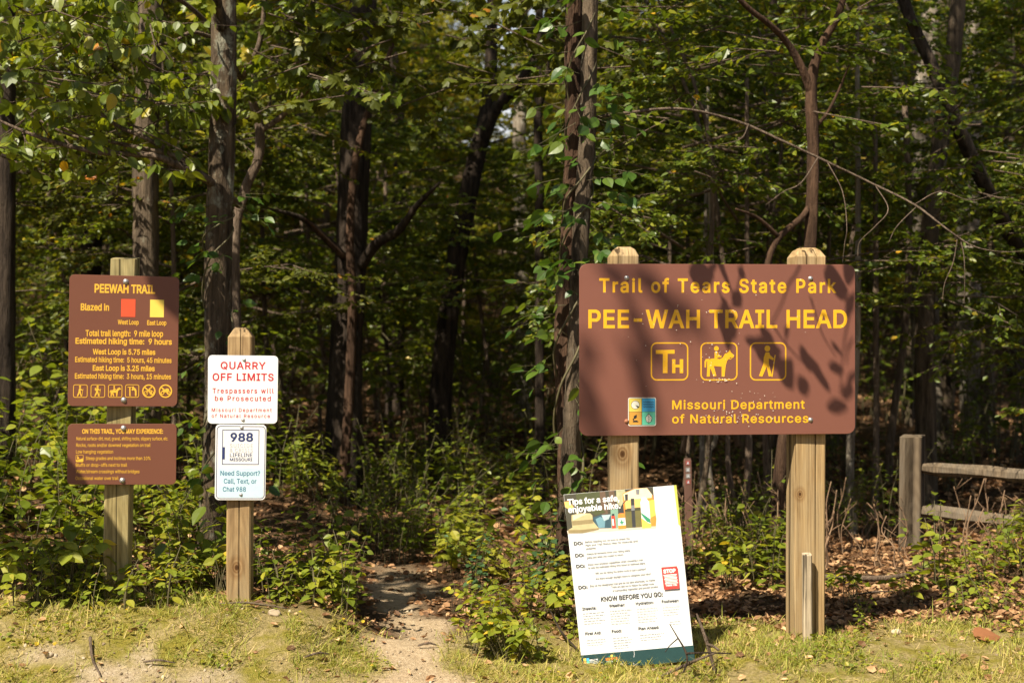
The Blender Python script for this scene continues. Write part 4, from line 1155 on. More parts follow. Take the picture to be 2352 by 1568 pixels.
# dogwood whose branches reach left in front of the straight trunk
dw = px_line([(548, 1180, 8.7), (545, 900, 8.7), (540, 560, 8.7), (562, 440, 8.7), (592, 370, 8.7), (597, 300, 8.7), (580, 235, 8.7), (556, 185, 8.7), (600, 80, 8.6), (620, -200, 8.5)])
t5, b5 = tall_tree('dogwood_tree', 'crooked brown dogwood with long limbs of bright leaves reaching to the left', dw, [.045, .04, .032, .030, .030, .029, .028, .022, .016, .01], B_TWIG, None, seg=14,
                   limbs=[(px_line([(548, 470, 8.6), (475, 412, 7.75), (420, 385, 7.7), (360, 360, 7.6), (300, 355, 7.6), (215, 348, 7.5), (130, 328, 7.5), (50, 300, 7.5), (-60, 250, 7.5)]), [.024, .024, .021, .018, .015, .014, .012, .009, .005]),
                          (px_line([(470, 405, 7.75), (400, 358, 7.7), (330, 342, 7.7), (250, 325, 7.7), (160, 310, 7.7), (60, 260, 7.7)]), [.018, .016, .013, .010, .008, .005]),
                          (px_line([(392, 350, 7.7), (330, 315, 7.7), (280, 295, 7.7), (232, 262, 7.7), (180, 220, 7.7), (100, 120, 7.6)]), [.014, .013, .011, .009, .007, .004]),
                          (px_line([(600, 300, 8.7), (650, 265, 8.7), (710, 205, 8.6), (760, 190, 8.5), (830, 120, 8.4), (900, 90, 8.3)]), [.018, .017, .014, .010, .008, .004]),
                          (px_line([(556, 185, 8.6), (480, 60, 8.2), (380, -20, 7.9), (250, -60, 7.7), (60, -80, 7.6)]), [.018, .016, .012, .009, .005]),
                          (px_line([(500, 90, 8.3), (440, 75, 8.1), (385, 100, 7.9), (250, 110, 7.7), (90, 60, 7.6)]), [.012, .011, .008, .006, .003])])
rg5 = np.random.default_rng(51)
ac5 = Acc()
# hanging broad leaves, thick at the upper left and thinning towards the first limb
def up_left(x, y, r):
    return r.uniform() < (1.0 if y < 130 else 0.6 if y < 250 else 0.15)
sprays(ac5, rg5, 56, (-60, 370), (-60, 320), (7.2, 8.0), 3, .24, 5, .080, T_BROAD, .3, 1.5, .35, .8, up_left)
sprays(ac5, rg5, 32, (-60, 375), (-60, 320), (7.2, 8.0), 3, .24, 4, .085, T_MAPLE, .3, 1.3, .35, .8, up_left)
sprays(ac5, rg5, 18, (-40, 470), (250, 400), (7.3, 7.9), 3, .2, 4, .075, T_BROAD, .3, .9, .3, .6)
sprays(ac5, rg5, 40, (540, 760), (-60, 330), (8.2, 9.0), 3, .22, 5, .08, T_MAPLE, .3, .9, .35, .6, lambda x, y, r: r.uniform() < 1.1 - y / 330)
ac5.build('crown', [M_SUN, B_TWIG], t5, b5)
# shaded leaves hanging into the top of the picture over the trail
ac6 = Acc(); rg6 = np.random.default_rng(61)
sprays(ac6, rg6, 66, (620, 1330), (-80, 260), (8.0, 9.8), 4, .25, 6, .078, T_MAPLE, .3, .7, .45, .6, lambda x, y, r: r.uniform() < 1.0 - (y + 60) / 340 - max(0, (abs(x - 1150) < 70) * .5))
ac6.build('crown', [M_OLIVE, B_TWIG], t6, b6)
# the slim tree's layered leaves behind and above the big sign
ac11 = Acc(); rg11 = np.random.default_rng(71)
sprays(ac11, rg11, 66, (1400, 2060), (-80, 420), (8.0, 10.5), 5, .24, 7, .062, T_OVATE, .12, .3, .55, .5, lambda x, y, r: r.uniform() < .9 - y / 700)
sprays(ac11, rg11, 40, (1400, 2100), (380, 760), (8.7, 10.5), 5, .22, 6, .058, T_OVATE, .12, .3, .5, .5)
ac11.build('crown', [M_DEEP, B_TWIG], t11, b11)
ac14 = Acc(); rg14 = np.random.default_rng(73)
sprays(ac14, rg14, 46, (2150, 2420), (230, 760), (8.9, 9.7), 5, .22, 7, .055, T_OVATE, .12, .3, .5, .7)
ac14.build('crown', [M_DEEP, B_TWIG], t14, b14)
# a long bare branch arching over the sign, with hanging twigs
bare = thing('bare_branch', P(1345, 275, 7.15), 'long bare twiggy branch arching over the big sign from the vine-covered tree', 'branch')
bb = P(1345, 275, 7.15)
tube_part('stem', B_TWIG, bare, bb, px_line([(1345, 275, 7.15), (1420, 262, 7.2), (1560, 250, 7.3), (1690, 278, 7.4), (1800, 325, 7.4), (1900, 372, 7.4), (2000, 420, 7.4), (2100, 470, 7.3), (2180, 530, 7.2), (2235, 565, 7.2), (2300, 578, 7.2), (2380, 575, 7.2)]), [.009, .0085, .008, .008, .007, .0065, .006, .0055, .0045, .0035, .0025, .0015], 7, .18)
for i, l_ in enumerate(([(1900, 372, 7.4), (1935, 440, 7.35), (1945, 520, 7.3), (1940, 560, 7.3), (1935, 605, 7.3)], [(2010, 425, 7.4), (2040, 480, 7.3), (2010, 520, 7.3), (1975, 555, 7.3), (1970, 590, 7.3)], [(2100, 470, 7.3), (2160, 440, 7.3), (2230, 460, 7.3), (2300, 440, 7.3)],
                        [(2200, 540, 7.2), (2190, 600, 7.2), (2170, 650, 7.2), (2165, 690, 7.2)], [(2205, 545, 7.2), (2215, 600, 7.2), (2215, 700, 7.2)], [(1720, 285, 7.4), (1700, 320, 7.3), (1640, 335, 7.2)], [(2105, 475, 7.3), (2060, 520, 7.2), (2040, 560, 7.2)],
                        [(1590, 250, 7.3), (1600, 235, 7.3), (1590, 222, 7.3)], [(1880, 360, 7.4), (1840, 420, 7.3), (1800, 440, 7.3), (1760, 470, 7.3)])):
    tube_part('twig', B_TWIG, bare, bb, px_line(l_), [.0035, .0025, .0012], 5, .15)


# ------------------------------------------------------------------ climbing vines on two of the trunks
def vine(name, label, trunk_px, depth, rad, y0, y1, count, size, seed, mat, spread=1.0, group=None):
    rg = np.random.default_rng(seed)
    tp = px_line([(x, y, depth) for x, y in trunk_px])
    base = tp[0].copy(); base[2] = gz(base[0], base[1])
    t = thing(name, base, label, 'vine', group)
    for k in range(2):
        st = [np.array(p) + np.array([rad * math.cos(i * 1.3 + k * 2 - 1.8), rad * math.sin(i * 1.3 + k * 2 - 1.8) * .9 - .01, 0]) for i, p in enumerate(spline(tp, 4))]
        tube_part('stem', B_STEM, t, base, st, [.007, .004], 6, .05, seed)
    pl = spline(tp, 12)
    zz = H - (np.array([y0, y1]) - 784) * SC * depth
    a_ = Acc(); S, D = [], []
    while len(S) < count:
        p = pl[rg.integers(0, len(pl))]
        if not (zz[1] <= p[2] <= zz[0]): continue
        az = rg.uniform(math.pi * .9, math.pi * 2.1)
        o = np.array([math.cos(az), math.sin(az), 0])
        S.append(p + o * rad * 1.05 + rg.normal(0, .03, 3)); D.append(o + rg.normal(0, .35, 3))
    S = np.array(S); D = np.array(D)
    twig_leaves(a_, S, D, .12 * spread * rg.uniform(.5, 1.6, len(S)), rg, 3, size, T_BROAD, 0, 1, .2, .6, .002, .55, -0.05)
    a_.build('leaves', [mat, B_STEM], t, base)
    return t


vine('climbing_vine', 'bright leafy vine wrapped round the twin-stemmed tree beside the big sign', [(1308, 1190), (1306, 800), (1325, 520), (1334, 300), (1337, 0), (1340, -200)], 7.14, .075, -100, 1150, 120, .078, 3, M_VINE, 1.6)
vine('climbing_vine', 'sparse vine with notched leaves climbing the lichen-spotted oak', [(488, 1215), (500, 1000), (501, 600), (505, 470)], 7.85, .085, 470, 1100, 34, .072, 4, M_VINE, 1.4)

# ------------------------------------------------------------------ the overhanging tree by the car park: out of view, its boughs throw the shadows on the sign
ov = thing('overhanging_tree', (-6.6, 1.8, gz(-6.6, 1.8)), 'tall tree beside the clearing whose boughs hang above the signs', 'tree')
ob = np.array([-6.6, 1.8, gz(-6.6, 1.8)])
tube_part('trunk', B_GREY, ov, ob, np.array([(-6.6, 1.8, -.1), (-6.5, 1.85, 3.0), (-6.3, 1.9, 6.0), (-6.2, 1.8, 9.0), (-6.1, 1.8, 11.0)]), [.22, .18, .15, .10, .04], 18, .08)
tube_part('limb', B_TWIG, ov, ob, np.array([(-6.2, 1.8, 9.0), (-3.4, 2.4, 9.3), (-1.3, 3.6, 6.9), (-.2, 4.6, 5.4), (.35, 5.0, 3.95)]), [.07, .035, .018, .010, .004], 10)
tube_part('limb', B_TWIG, ov, ob, np.array([(-1.3, 3.6, 6.9), (-.4, 4.5, 5.9), (.45, 5.0, 4.7), (.75, 5.1, 3.95)]), [.014, .010, .006, .003], 8)
Lv = np.array(SUN)
shade = Acc(); rgs = np.random.default_rng(17)
def reach(p):
    """how far up the sunbeam the bough hangs so that it stays above the view"""
    return (2.82 - p[2]) / 1.149 + .10


def shadow_leaf(x0, y0, x1, y1, wd=.5):
    """a leaf of the overhanging bough, hung where it shades this stretch of the sign"""
    a_, c_ = g.pt(x0, y0), g.pt(x1, y1)
    tt = max(reach(a_), reach(c_)) + rgs.uniform(0, .06)
    a_ = a_ - Lv * tt; c_ = c_ - Lv * (tt + rgs.normal(0, .03))
    d_ = c_ - a_; ln = np.linalg.norm(d_)
    leaves(shade, a_[None], d_[None], (-Lv + rgs.normal(0, .2, 3))[None], np.array([ln * 1.22]), np.array([rgs.uniform(.2, .7)]), T_BROAD, 0, wd / .52)

for s_ in ((920, 255, 1105, 295, .5), (1070, 195, 1140, 265, .45), (1140, 185, 1225, 220, .6), (1305, 200, 1350, 310, .4), (1250, 390, 1335, 525, .45), (1160, 400, 1210, 485, .5), (1150, 610, 1275, 690, .9), (1160, 690, 1260, 600, .6),
           (1465, 655, 1530, 750, .4), (1425, 740, 1470, 890, .6), (1440, 880, 1600, 850, .55), (1480, 800, 1620, 880, .6), (1655, 685, 1710, 825, .35), (1650, 950, 1670, 1110, .5), (1640, 1100, 1690, 960, .4),
           (1775, 885, 1875, 935, .6), (1860, 990, 1995, 1065, .55), (1765, 1035, 1845, 1215, .38), (2035, 925, 2085, 1050, .6), (2020, 775, 2100, 885, .3), (2145, 815, 2190, 895, .6), (2160, 1025, 2210, 1110, .7), (2105, 1125, 2200, 1215, .5),
           (2045, 1210, 2090, 1360, .65), (1975, 280, 2140, 365, .6), (1990, 350, 2060, 270, .6), (2135, 455, 2205, 550, .8), (2110, 195, 2215, 275, .8), (1890, 930, 1930, 1000, .5), (1960, 560, 1990, 620, .4)):
    shadow_leaf(*s_)
for l_ in ([(1780, 190), (1740, 270), (1690, 340), (1640, 480), (1560, 640)], [(1860, 440), (1900, 570), (1960, 740), (2060, 900)], [(1330, 190), (1290, 400), (1220, 600)], [(1560, 640), (1640, 760), (1760, 900), (1880, 1010)], [(2200, 400), (2120, 800), (2090, 1200)]):
    tube(shade, spline([g.pt(x, y) - Lv * (reach(g.pt(x, y)) + .05) for x, y in l_], 5), [.004, .0025], 5, 1)
# heavier boughs further up: soft shadows on the sign's left half
far_blobs = [((230, 200), (320, 290), 2), ((480, 190), (840, 470), 8), ((430, 560), (680, 850), 4), ((560, 980), (700, 1340), 5), ((130, 980), (240, 1480), 6)]
for (x0, y0), (x1, y1), k in far_blobs:
    tube(shade, spline([g.pt(x0, y0) - Lv * 7.0, g.pt((x0 + x1) / 2, (y0 + y1) / 2) - Lv * 6.7, g.pt(x1, y1) - Lv * 6.4], 5), [.018, .010], 6, 1)
    for _ in range(k):
        t_ = rgs.uniform(0, 1)
        p_ = g.pt(x0 + (x1 - x0) * t_ + rgs.normal(0, 32), y0 + (y1 - y0) * t_ + rgs.normal(0, 32)) - Lv * rgs.uniform(6.2, 7.2)
        leaves(shade, p_[None], rgs.normal(0, 1, (1, 3)), (-Lv + rgs.normal(0, .4, 3))[None], np.array([.11]), np.array([.4]), T_BROAD, 0)


def bough(area, k, t0, t1, size, limb=None):
    """leaves of the same tree over other ground: area is a list of world points (a strip) with a half width"""
    for (a_, c_, w_) in area:
        a_, c_ = np.array(a_), np.array(c_)
        for _ in range(k):
            q_ = a_ + (c_ - a_) * rgs.uniform(0, 1) + np.array([rgs.uniform(-w_, w_), rgs.uniform(-w_, w_) * .3, rgs.uniform(-w_, w_)])
            leaves(shade, (q_ - Lv * rgs.uniform(t0, t1))[None], rgs.normal(0, 1, (1, 3)), (-Lv + rgs.normal(0, .5, 3))[None], np.array([size * rgs.uniform(.7, 1.2)]), np.array([.4]), T_BROAD, 0)


# bough over the left post's foot: a straight upper edge, leaves below it
pl0, pl1, pl2 = P(-15, 990, 6.3), P(168, 1140, 6.3), P(285, 1310, 6.3)
tube(shade, spline([pl0 - Lv * 1.75, pl1 - Lv * 1.7, pl2 - Lv * 1.7], 5), [.085, .08, .07], 12, 1)
tube(shade, spline([pl0 - Lv * 1.75, V_(-3.6, 4.6, 3.6), V_(-5.0, 3.2, 5.2), V_(-6.35, 1.9, 6.2)], 5), [.085, .09, .10, .12], 12, 1)
off = np.array([-.12, 0, -.14])
bough([(pl0 + off, pl2 + off, .09)], 95, 1.7, 2.0, .13)
bough([(P(120, 1290, 6.5), P(285, 1330, 6.5), .10)], 60, 2.1, 2.4, .12)
# broken shade across the mouth of the trail and the right-hand verge
bough([(V_(-.80, 7.35, 0), V_(-.35, 7.30, 0), .08), (V_(-.95, 7.6, 0), V_(-.3, 7.5, 0), .12), (V_(-1.0, 8.0, 0), V_(-.35, 7.9, 0), .16), (V_(-1.1, 8.6, 0), V_(-.4, 8.5, 0), .2)], 62, 4.0, 4.6, .12)
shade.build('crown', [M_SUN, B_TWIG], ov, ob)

# ------------------------------------------------------------------ understorey trees and the woods behind
def scatter(rng, n, fx, y0, y1, dmin, placed, power=1.0, test=None):
    out = []
    tries = 0
    while len(out) < n and tries < n * 60:
        tries += 1
        y = y0 + (y1 - y0) * rng.uniform() ** power
        lo, hi = fx(y)
        x = rng.uniform(lo, hi)
        if test and not test(x, y): continue
        if all((x - a) ** 2 + (y - b) ** 2 > dmin ** 2 for a, b in placed + out): out.append((x, y))
    placed.extend(out)
    return out


rgw = np.random.default_rng(23)
TRUNKS = []
for i, (bark, r) in enumerate(((B_DARK, .05), (B_GREY, .07), (B_DARK, .09), (B_GREY, .045))):
    rg = np.random.default_rng(300 + i)
    a_ = Acc(); tube(a_, spline([(0, 0, -.3), (rg.normal(0, .05), rg.normal(0, .05), 1.6), (rg.normal(0, .12), rg.normal(0, .12), 3.6), (rg.normal(0, .15), rg.normal(0, .15), 6.4)], 6), [r * 1.25, r, r * .85, r * .6], 12, 0, .1, rg)
    TRUNKS.append(a_.mesh('trunk', bark))
STEMS = []
for i in range(3):
    rg = np.random.default_rng(320 + i)
    a_ = Acc()
    for k in range(rg.integers(1, 3)):
        tube(a_, spline([(rg.normal(0, .05), rg.normal(0, .05), -.2), (rg.normal(0, .12), rg.normal(0, .12), .8), (rg.normal(0, .1), rg.normal(0, .1), 1.9)], 6), [.026, .02, .014], 8, 0, .1, rg)
    STEMS.append(a_.mesh('trunk', (B_DARK, B_TWIG, B_GREY)[i]))


def forest_tree(x, y, name, label, group, trunk, crown, th, sc, cat='tree'):
    z = gz(x, y)
    t = thing(name, (x, y, z), label, cat, group, rgw.uniform(0, 6.28))
    o = put('trunk', trunk, t, (0, 0, 0), (1, 1, th))
    put('crown', crown, t, (0, 0, 1.9 * th if crown in UNDER else 6.4 * th - .3), sc, 0)
    return t


placed = [(b[0], b[1]) for b in (b4, b5, b6, b10, b11)]
wedge = lambda m: (lambda y: (-.36 * y - m, .36 * y + m))
# understorey: bushy low crowns whose leaf layers fill the space between the trunks
for x, y in scatter(rgw, 26, lambda y: (.12 * y, .36 * y + 1.0), 9.3, 14.5, .75, placed, 1.0, lambda x, y: min(abs(x - .289 * y), abs(x - .322 * y)) > .7):
    forest_tree(x, y, 'understory_tree', 'small layered dark-leaved tree in the thicket behind the big sign and fence', 'understorey trees on the right', STEMS[rgw.integers(3)], UNDER[(0, 2, 2, 1)[rgw.integers(4)]], rgw.uniform(.25, 1.15), rgw.uniform(.75, 1.1))
for x, y in scatter(rgw, 15, lambda y: (-.36 * y - 1.0, -.12 * y), 9.6, 14.5, .8, placed):
    forest_tree(x, y, 'understory_tree', 'small layered tree in the dark thicket behind the left signs', 'understorey trees on the left', STEMS[rgw.integers(3)], UNDER[(0, 2, 3, 1)[rgw.integers(4)]], rgw.uniform(.25, 1.1), rgw.uniform(.75, 1.1))
for x, y in scatter(rgw, 11, lambda y: (-.16 * y, .16 * y), 14.0, 19.0, .9, placed):
    forest_tree(x, y, 'understory_tree', 'small leafy tree in the wood beyond the end of the trail', 'understorey trees beyond the trail', STEMS[rgw.integers(3)], UNDER[(1, 1, 2, 1)[rgw.integers(4)]], rgw.uniform(.1, .9), rgw.uniform(.8, 1.2))
# tall slim trees between
for x, y in scatter(rgw, 20, wedge(1.0), 10.5, 19.0, 1.2, placed, 1.0, lambda x, y: abs(x + .01 * y) > .07 * y):
    forest_tree(x, y, 'woodland_tree', 'slim tall trunk in the shaded wood, its crown above the view', 'slim trunks in the shaded wood', TRUNKS[rgw.integers(4)], HIGH[rgw.integers(3)], rgw.uniform(.85, 1.2), rgw.uniform(.6, .85))
# the far slope in sunlight; two gaps in its crowns let the sky through
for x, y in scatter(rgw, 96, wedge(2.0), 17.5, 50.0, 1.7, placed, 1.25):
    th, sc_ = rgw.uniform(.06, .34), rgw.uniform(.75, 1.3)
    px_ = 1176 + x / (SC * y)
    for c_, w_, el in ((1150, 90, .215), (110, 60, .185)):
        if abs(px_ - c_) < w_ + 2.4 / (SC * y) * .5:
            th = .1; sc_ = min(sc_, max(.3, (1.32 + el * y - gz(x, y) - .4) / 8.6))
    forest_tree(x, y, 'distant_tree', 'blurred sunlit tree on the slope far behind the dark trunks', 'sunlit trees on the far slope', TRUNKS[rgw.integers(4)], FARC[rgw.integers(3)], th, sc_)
# thin saplings in the gap under the big sign
for i, (px_, d, top, r) in enumerate(((1650, 10.2, 930, .020), (1705, 9.6, 880, .026), (1760, 11.0, 900, .024), (1960, 10.0, 700, .030), (2008, 10.8, 760, .026), (1925, 11.5, 800, .022), (1615, 11.0, 900, .022), (2065, 12.0, 600, .034))):
    jx = rgw.normal(0, 14, 3)
    tall_tree('sapling', 'thin bare-stemmed sapling in the gap under and beside the big sign', px_line([(px_, 1215, d), (px_ + jx[0], 1050, d), (px_ + jx[1], top, d), (px_ + jx[2], top - 700, d)]), [r * 1.2, r, r * .9, r * .5], (B_PALE, B_TWIG, B_GREY)[i % 3], None, seg=9, group='saplings under the big sign')
# unseen woods behind the viewer: trees added to cut the sky light
for i in range(14):
    a_ = math.pi * (1.04 + .92 * (i + rgw.uniform(.2, .8)) / 14); r_ = rgw.uniform(17, 24)
    x, y = r_ * math.cos(a_) * 1.1, r_ * math.sin(a_)
    forest_tree(x, y, 'unseen_tree', 'unseen leafy tree behind the viewer, added to cut the sky light', 'unseen trees behind the viewer', TRUNKS[i % 4], FARC[i % 3], .12, 1.15)
# ------------------------------------------------------------------ plants of the forest edge
def herb(seed, h, n_stem, nodes, size, tpl, mats, wide=.18, pair=True, lean=.35, hang=.35, bare=.25):
    """one weed: stems with leaves in pairs (or alternate); returns (stem mesh, leaf mesh)"""
    rg = np.random.default_rng(seed)
    st, lf = Acc(), Acc()
    for k in range(n_stem):
        az = rg.uniform(0, 6.28); hh = h * rg.uniform(.6, 1.1); ln = lean * rg.uniform(.3, 1.2) * hh
        top = np.array([math.cos(az) * ln, math.sin(az) * ln, hh])
        b0 = np.array([rg.normal(0, wide * .35), rg.normal(0, wide * .35), -.03])
        pl = spline([b0, b0 + top * np.array([.25, .25, .55]), b0 + top], 7)
        tube(st, pl, [.0042, .0016], 5, 0)
        t = np.linspace(bare, 1, nodes)
        i = t * (len(pl) - 1); i0 = np.minimum(i.astype(int), len(pl) - 2)
        p = pl[i0] + (pl[i0 + 1] - pl[i0]) * (i - i0)[:, None]
        for j in range(nodes):
            a0 = j * 1.57 + k + rg.normal(0, .3)
            for sgn in ((0, math.pi) if pair else (0,)):
                a = a0 + sgn
                d = np.array([math.cos(a), math.sin(a), rg.uniform(-.1, .5)])
                sz = size * (1.15 - .5 * t[j]) * rg.uniform(.7, 1.2)
                q = p[j] + d * sz * .35
                prisms(st, p[j][None], q[None], .0014, .001, 0, 3)
                d2 = d.copy(); d2[2] -= hang * rg.uniform(.4, 1.6)
                leaves(lf, q[None], d2[None], (np.array([0, 0, 1.0]) + rg.normal(0, .3, 3))[None], np.array([sz]), np.array([np.clip(rg.beta(2, 2) * .9, 0, 1)]), tpl)
    return st.mesh('stem', [B_STEM]), lf.mesh('leaves', mats)


def trifoliate(seed, h, n, size, mats):
    """low three-leaved plant: each stalk ends in three leaflets"""
    rg = np.random.default_rng(seed); st, lf = Acc(), Acc()
    for k in range(n):
        az = rg.uniform(0, 6.28); r = rg.uniform(.02, .16); hh = h * rg.uniform(.55, 1.1)
        a = np.array([rg.normal(0, .03), rg.normal(0, .03), -.02]); b = np.array([math.cos(az) * r, math.sin(az) * r, hh])
        tube(st, spline([a, (a + b) / 2 + np.array([0, 0, .03]), b], 4), [.0026, .0013], 4, 0)
        for s_ in (-1.2, 0, 1.2):
            d = np.array([math.cos(az + s_), math.sin(az + s_), -.18 + rg.normal(0, .2)])
            leaves(lf, b[None], d[None], (np.array([0, -.15, 1.0]) + rg.normal(0, .3, 3))[None], np.array([size * rg.uniform(.75, 1.15)]), np.array([rg.beta(2, 2)]), T_BROAD)
    return st.mesh('stem', [B_STEM]), lf.mesh('leaves', mats)


T_CURL0 = (np.array([(0, 0, .10), (1, 0, .16), (.3, .34, .20), (.7, .26, .24), (.3, -.34, .16), (.7, -.26, .22)]), [np.array([(0, 1, 3, 2)]), np.array([(0, 4, 5, 1)])])
TALLW = [herb(400 + i, .92, 5, 9, .105, T_BROAD, [M_WEED if i % 2 else M_SUN], .3) for i in range(4)]
MIDW = [herb(410 + i, .52, (4, 4, 5, 3)[i], (7, 7, 9, 6)[i], (.085, .075, .095, .10)[i], (T_BROAD, T_BROAD, T_LANCE, T_MAPLE)[i], [(M_WEED, M_SUN, M_WEED, M_WEED)[i]], .2) for i in range(4)]
LOWW = [herb(420 + i, .26, 3, 5, .065, T_BROAD, [M_WEED], .12) for i in range(3)]
TRI = [trifoliate(430 + i, .24, 9, .075, [M_WEED if i < 2 else M_YEL]) for i in range(3)]
BUSH = [herb(440 + i, .75, 9, 10, .062, T_BROAD, [M_DEEP if i else M_SUN], .3, False, .6) for i in range(3)]
BLUEW = herb(450, .42, 5, 8, .060, T_BROAD, [M_BLUE], .16, True, .5)
YELW = herb(451, .40, 3, 6, .085, T_MAPLE, [M_YEL], .15)
BIGW = [herb(460 + i, .60, 2, 5, .15, T_BROAD, [M_WEED if i else M_SUN], .12, True, .3, .6) for i in range(2)]
DEADW = herb(470, .55, 3, 6, .075, T_CURL0, [M_LITTER], .15, True, .4, .9)


def plant(kind, x, y, name, label, group=None, sc=1.0, cat='plant', dz=0.0):
    o = thing(name, (x, y, gz(x, y) + dz), label, cat, group, rgp.uniform(0, 6.28))
    put('stem', kind[0], o, (0, 0, 0), sc); put('leaves', kind[1], o, (0, 0, 0), sc)
    return o


rgp = np.random.default_rng(77)


def bed(n, px, dep, kinds, name, label, group, s0, s1, keep=None, cat='plant', power=1.0):
    k = 0
    for _ in range(n * 30):
        if k >= n: break
        d = dep[0] + (dep[1] - dep[0]) * rgp.uniform() ** power; x_ = rgp.uniform(*px); x = (x_ - 1176) * SC * d
        if abs(x - path_x(d)) < path_w(d) + .02 and d < 8.2: continue
        if keep and not keep(x_, d): continue
        plant(kinds[rgp.integers(len(kinds))], x, d, name, label, group, rgp.uniform(s0, s1), cat); k += 1


# bank behind the brown information post
bed(26, (-120, 250), (6.75, 9.0), TALLW + BIGW[:1] + [DEADW], 'tall_weed', 'tall leafy weed on the bank behind and left of the brown information post', 'tall weeds behind the information post', .6, 1.05)
bed(13, (260, 520), (6.9, 8.6), TALLW + MIDW + BIGW, 'tall_weed', 'leafy weed on the bank between the information post and the quarry post', 'weeds between the two left posts', .55, .95)
bed(22, (-80, 460), (6.45, 6.95), MIDW + TRI + BIGW + [YELW], 'weed', 'mid-height weed at the front of the left bank, around the foot of the information post', 'weeds at the front of the left bank', .5, .9)
bed(24, (60, 420), (6.15, 6.5), LOWW + TRI[:2], 'seedling', 'low green seedling in the grass before the information post', 'seedlings before the information post', .6, 1.1)
bed(18, (470, 790), (6.42, 7.1), MIDW + TRI + LOWW + BIGW + [DEADW], 'weed', 'weed crowding the foot of the quarry post', 'weeds round the quarry post', .5, .85)
bed(10, (620, 800), (6.2, 6.9), LOWW, 'seedling', 'low green seedling at the left lip of the trail', 'seedlings on the left lip of the trail', .6, 1.0)
# right of the trail
bed(18, (1010, 1330), (7.0, 8.8), MIDW + TRI + [BLUEW] + BIGW + [YELW, DEADW], 'weed', 'leafy weed on the slope right of the trail, before the vine-covered tree', 'weeds right of the trail', .40, .80)
bed(28, (1030, 1330), (5.8, 7.2), LOWW + TRI[:2], 'seedling', 'low seedling between the trail and the leaning poster', 'seedlings between trail and poster', .45, .9)
plant(BLUEW, *P(1265, 1320, 7.2)[:2], 'bluish_weed', 'bluish-green rounded-leaf weed left of the leaning poster', None, 1.15)
plant(YELW, *P(1300, 1310, 7.0)[:2], 'yellow_seedling', 'yellow lobed-leaf seedling touching the left edge of the poster', None, .9)
plant(MIDW[1], *P(805, 1420, 6.35)[:2], 'weed', 'upright weed with a bare tip standing at the trail edge', None, .75)
# understorey far down the trail, in broken shade
bed(50, (560, 1300), (9.2, 13.0), BUSH + MIDW, 'shrub', 'small shrub in the shaded undergrowth at the end of the trail', 'shrubs at the end of the trail', .6, 1.15, None, 'shrub')
bed(26, (1560, 2400), (9.3, 13.5), BUSH, 'shrub', 'small shrub on the leaf-covered floor behind the fence and big sign', 'shrubs behind the fence', .5, .9, None, 'shrub', .8)
bed(22, (-100, 560), (9.0, 13.0), BUSH + TALLW, 'shrub', 'shrub in deep shade behind the left bank', 'shrubs behind the left bank', .8, 1.4, None, 'shrub')
bed(16, (780, 1100), (8.2, 9.6), MIDW + BUSH, 'weed', 'weed closing over the trail where it vanishes into the shade', 'weeds where the trail vanishes', .5, .9)
bed(46, (-60, 2420), (13.0, 19.0), BUSH, 'bush', 'waist-high bush deep in the wood, filling the space between the trunks', 'bushes deep in the wood', 1.3, 2.4, None, 'shrub')
# by the poster, the posts and the fence
bed(14, (1590, 1800), (7.5, 8.9), MIDW + TRI + LOWW, 'weed', 'weed with yellow-tipped leaves between the poster and the right post', 'weeds between poster and right post', .5, 1.0)
bed(9, (2130, 2420), (7.3, 8.3), MIDW + TRI[:2], 'weed', 'leafy weed growing through the rails of the split-rail fence', 'weeds at the fence', .6, 1.05)
bed(16, (1900, 2380), (6.5, 7.6), LOWW + TRI[:2], 'seedling', 'low seedling on the leaf litter before the fence', 'seedlings before the fence', .4, .8)
bed(10, (1340, 1760), (7.6, 9.2), BUSH + MIDW, 'weed', 'weed in the shade under the big sign', 'weeds under the big sign', .5, .9)

# dry stalks
def stalk_mesh(seed, h):
    rg = np.random.default_rng(seed); a_ = Acc()
    p = [(0, 0, -.03)]
    for k in range(4): p.append((p[-1][0] + rg.normal(0, .03), p[-1][1] + rg.normal(0, .03), p[-1][2] + h / 4))
    pl = spline(p, 4); tube(a_, pl, [.0055, .0032], 5, 0)
    for _ in range(rg.integers(1, 4)):
        q = pl[rg.integers(6, len(pl) - 1)]; e_ = q + np.array([rg.normal(0, .06), rg.normal(0, .06), rg.uniform(.03, .10)])
        tube(a_, [q, (q + e_) / 2, e_], [.0028, .0014], 4, 0)
    return a_.mesh('dry_stalk', [B_DRY])
STK = [stalk_mesh(500 + i, (.35, .5, .28, .42)[i]) for i in range(4)]
for i in range(70):
    d = rgp.uniform(7.9, 9.6); px_ = rgp.uniform(1540, 2380)
    if 1800 < px_ < 1895 and d < 6.6: continue
    x = (px_ - 1176) * SC * d
    o = put('dry_stalk', STK[i % 4], None, (x, d, gz(x, d)), rgp.uniform(.7, 1.15), rgp.uniform(0, 6.28))
    o.rotation_euler = (rgp.normal(0, .12), rgp.normal(0, .12), rgp.uniform(0, 6.28))
    tag(o, 'thin dry brown stalk standing in the litter between the poster and the fence', 'stalk', 'dry stalks by the fence')

# ------------------------------------------------------------------ grass, litter, gravel
def sow(n, xr, yr, test, rg, power=1.0):
    d = yr[0] + (yr[1] - yr[0]) * rg.uniform(0, 1, n) ** power
    x = (rg.uniform(xr[0], xr[1], n) - 1176) * SC * d
    k = test(x, d)
    x, d = x[k], d[k]
    return np.stack([x, d, ground_z(x, d)], 1)


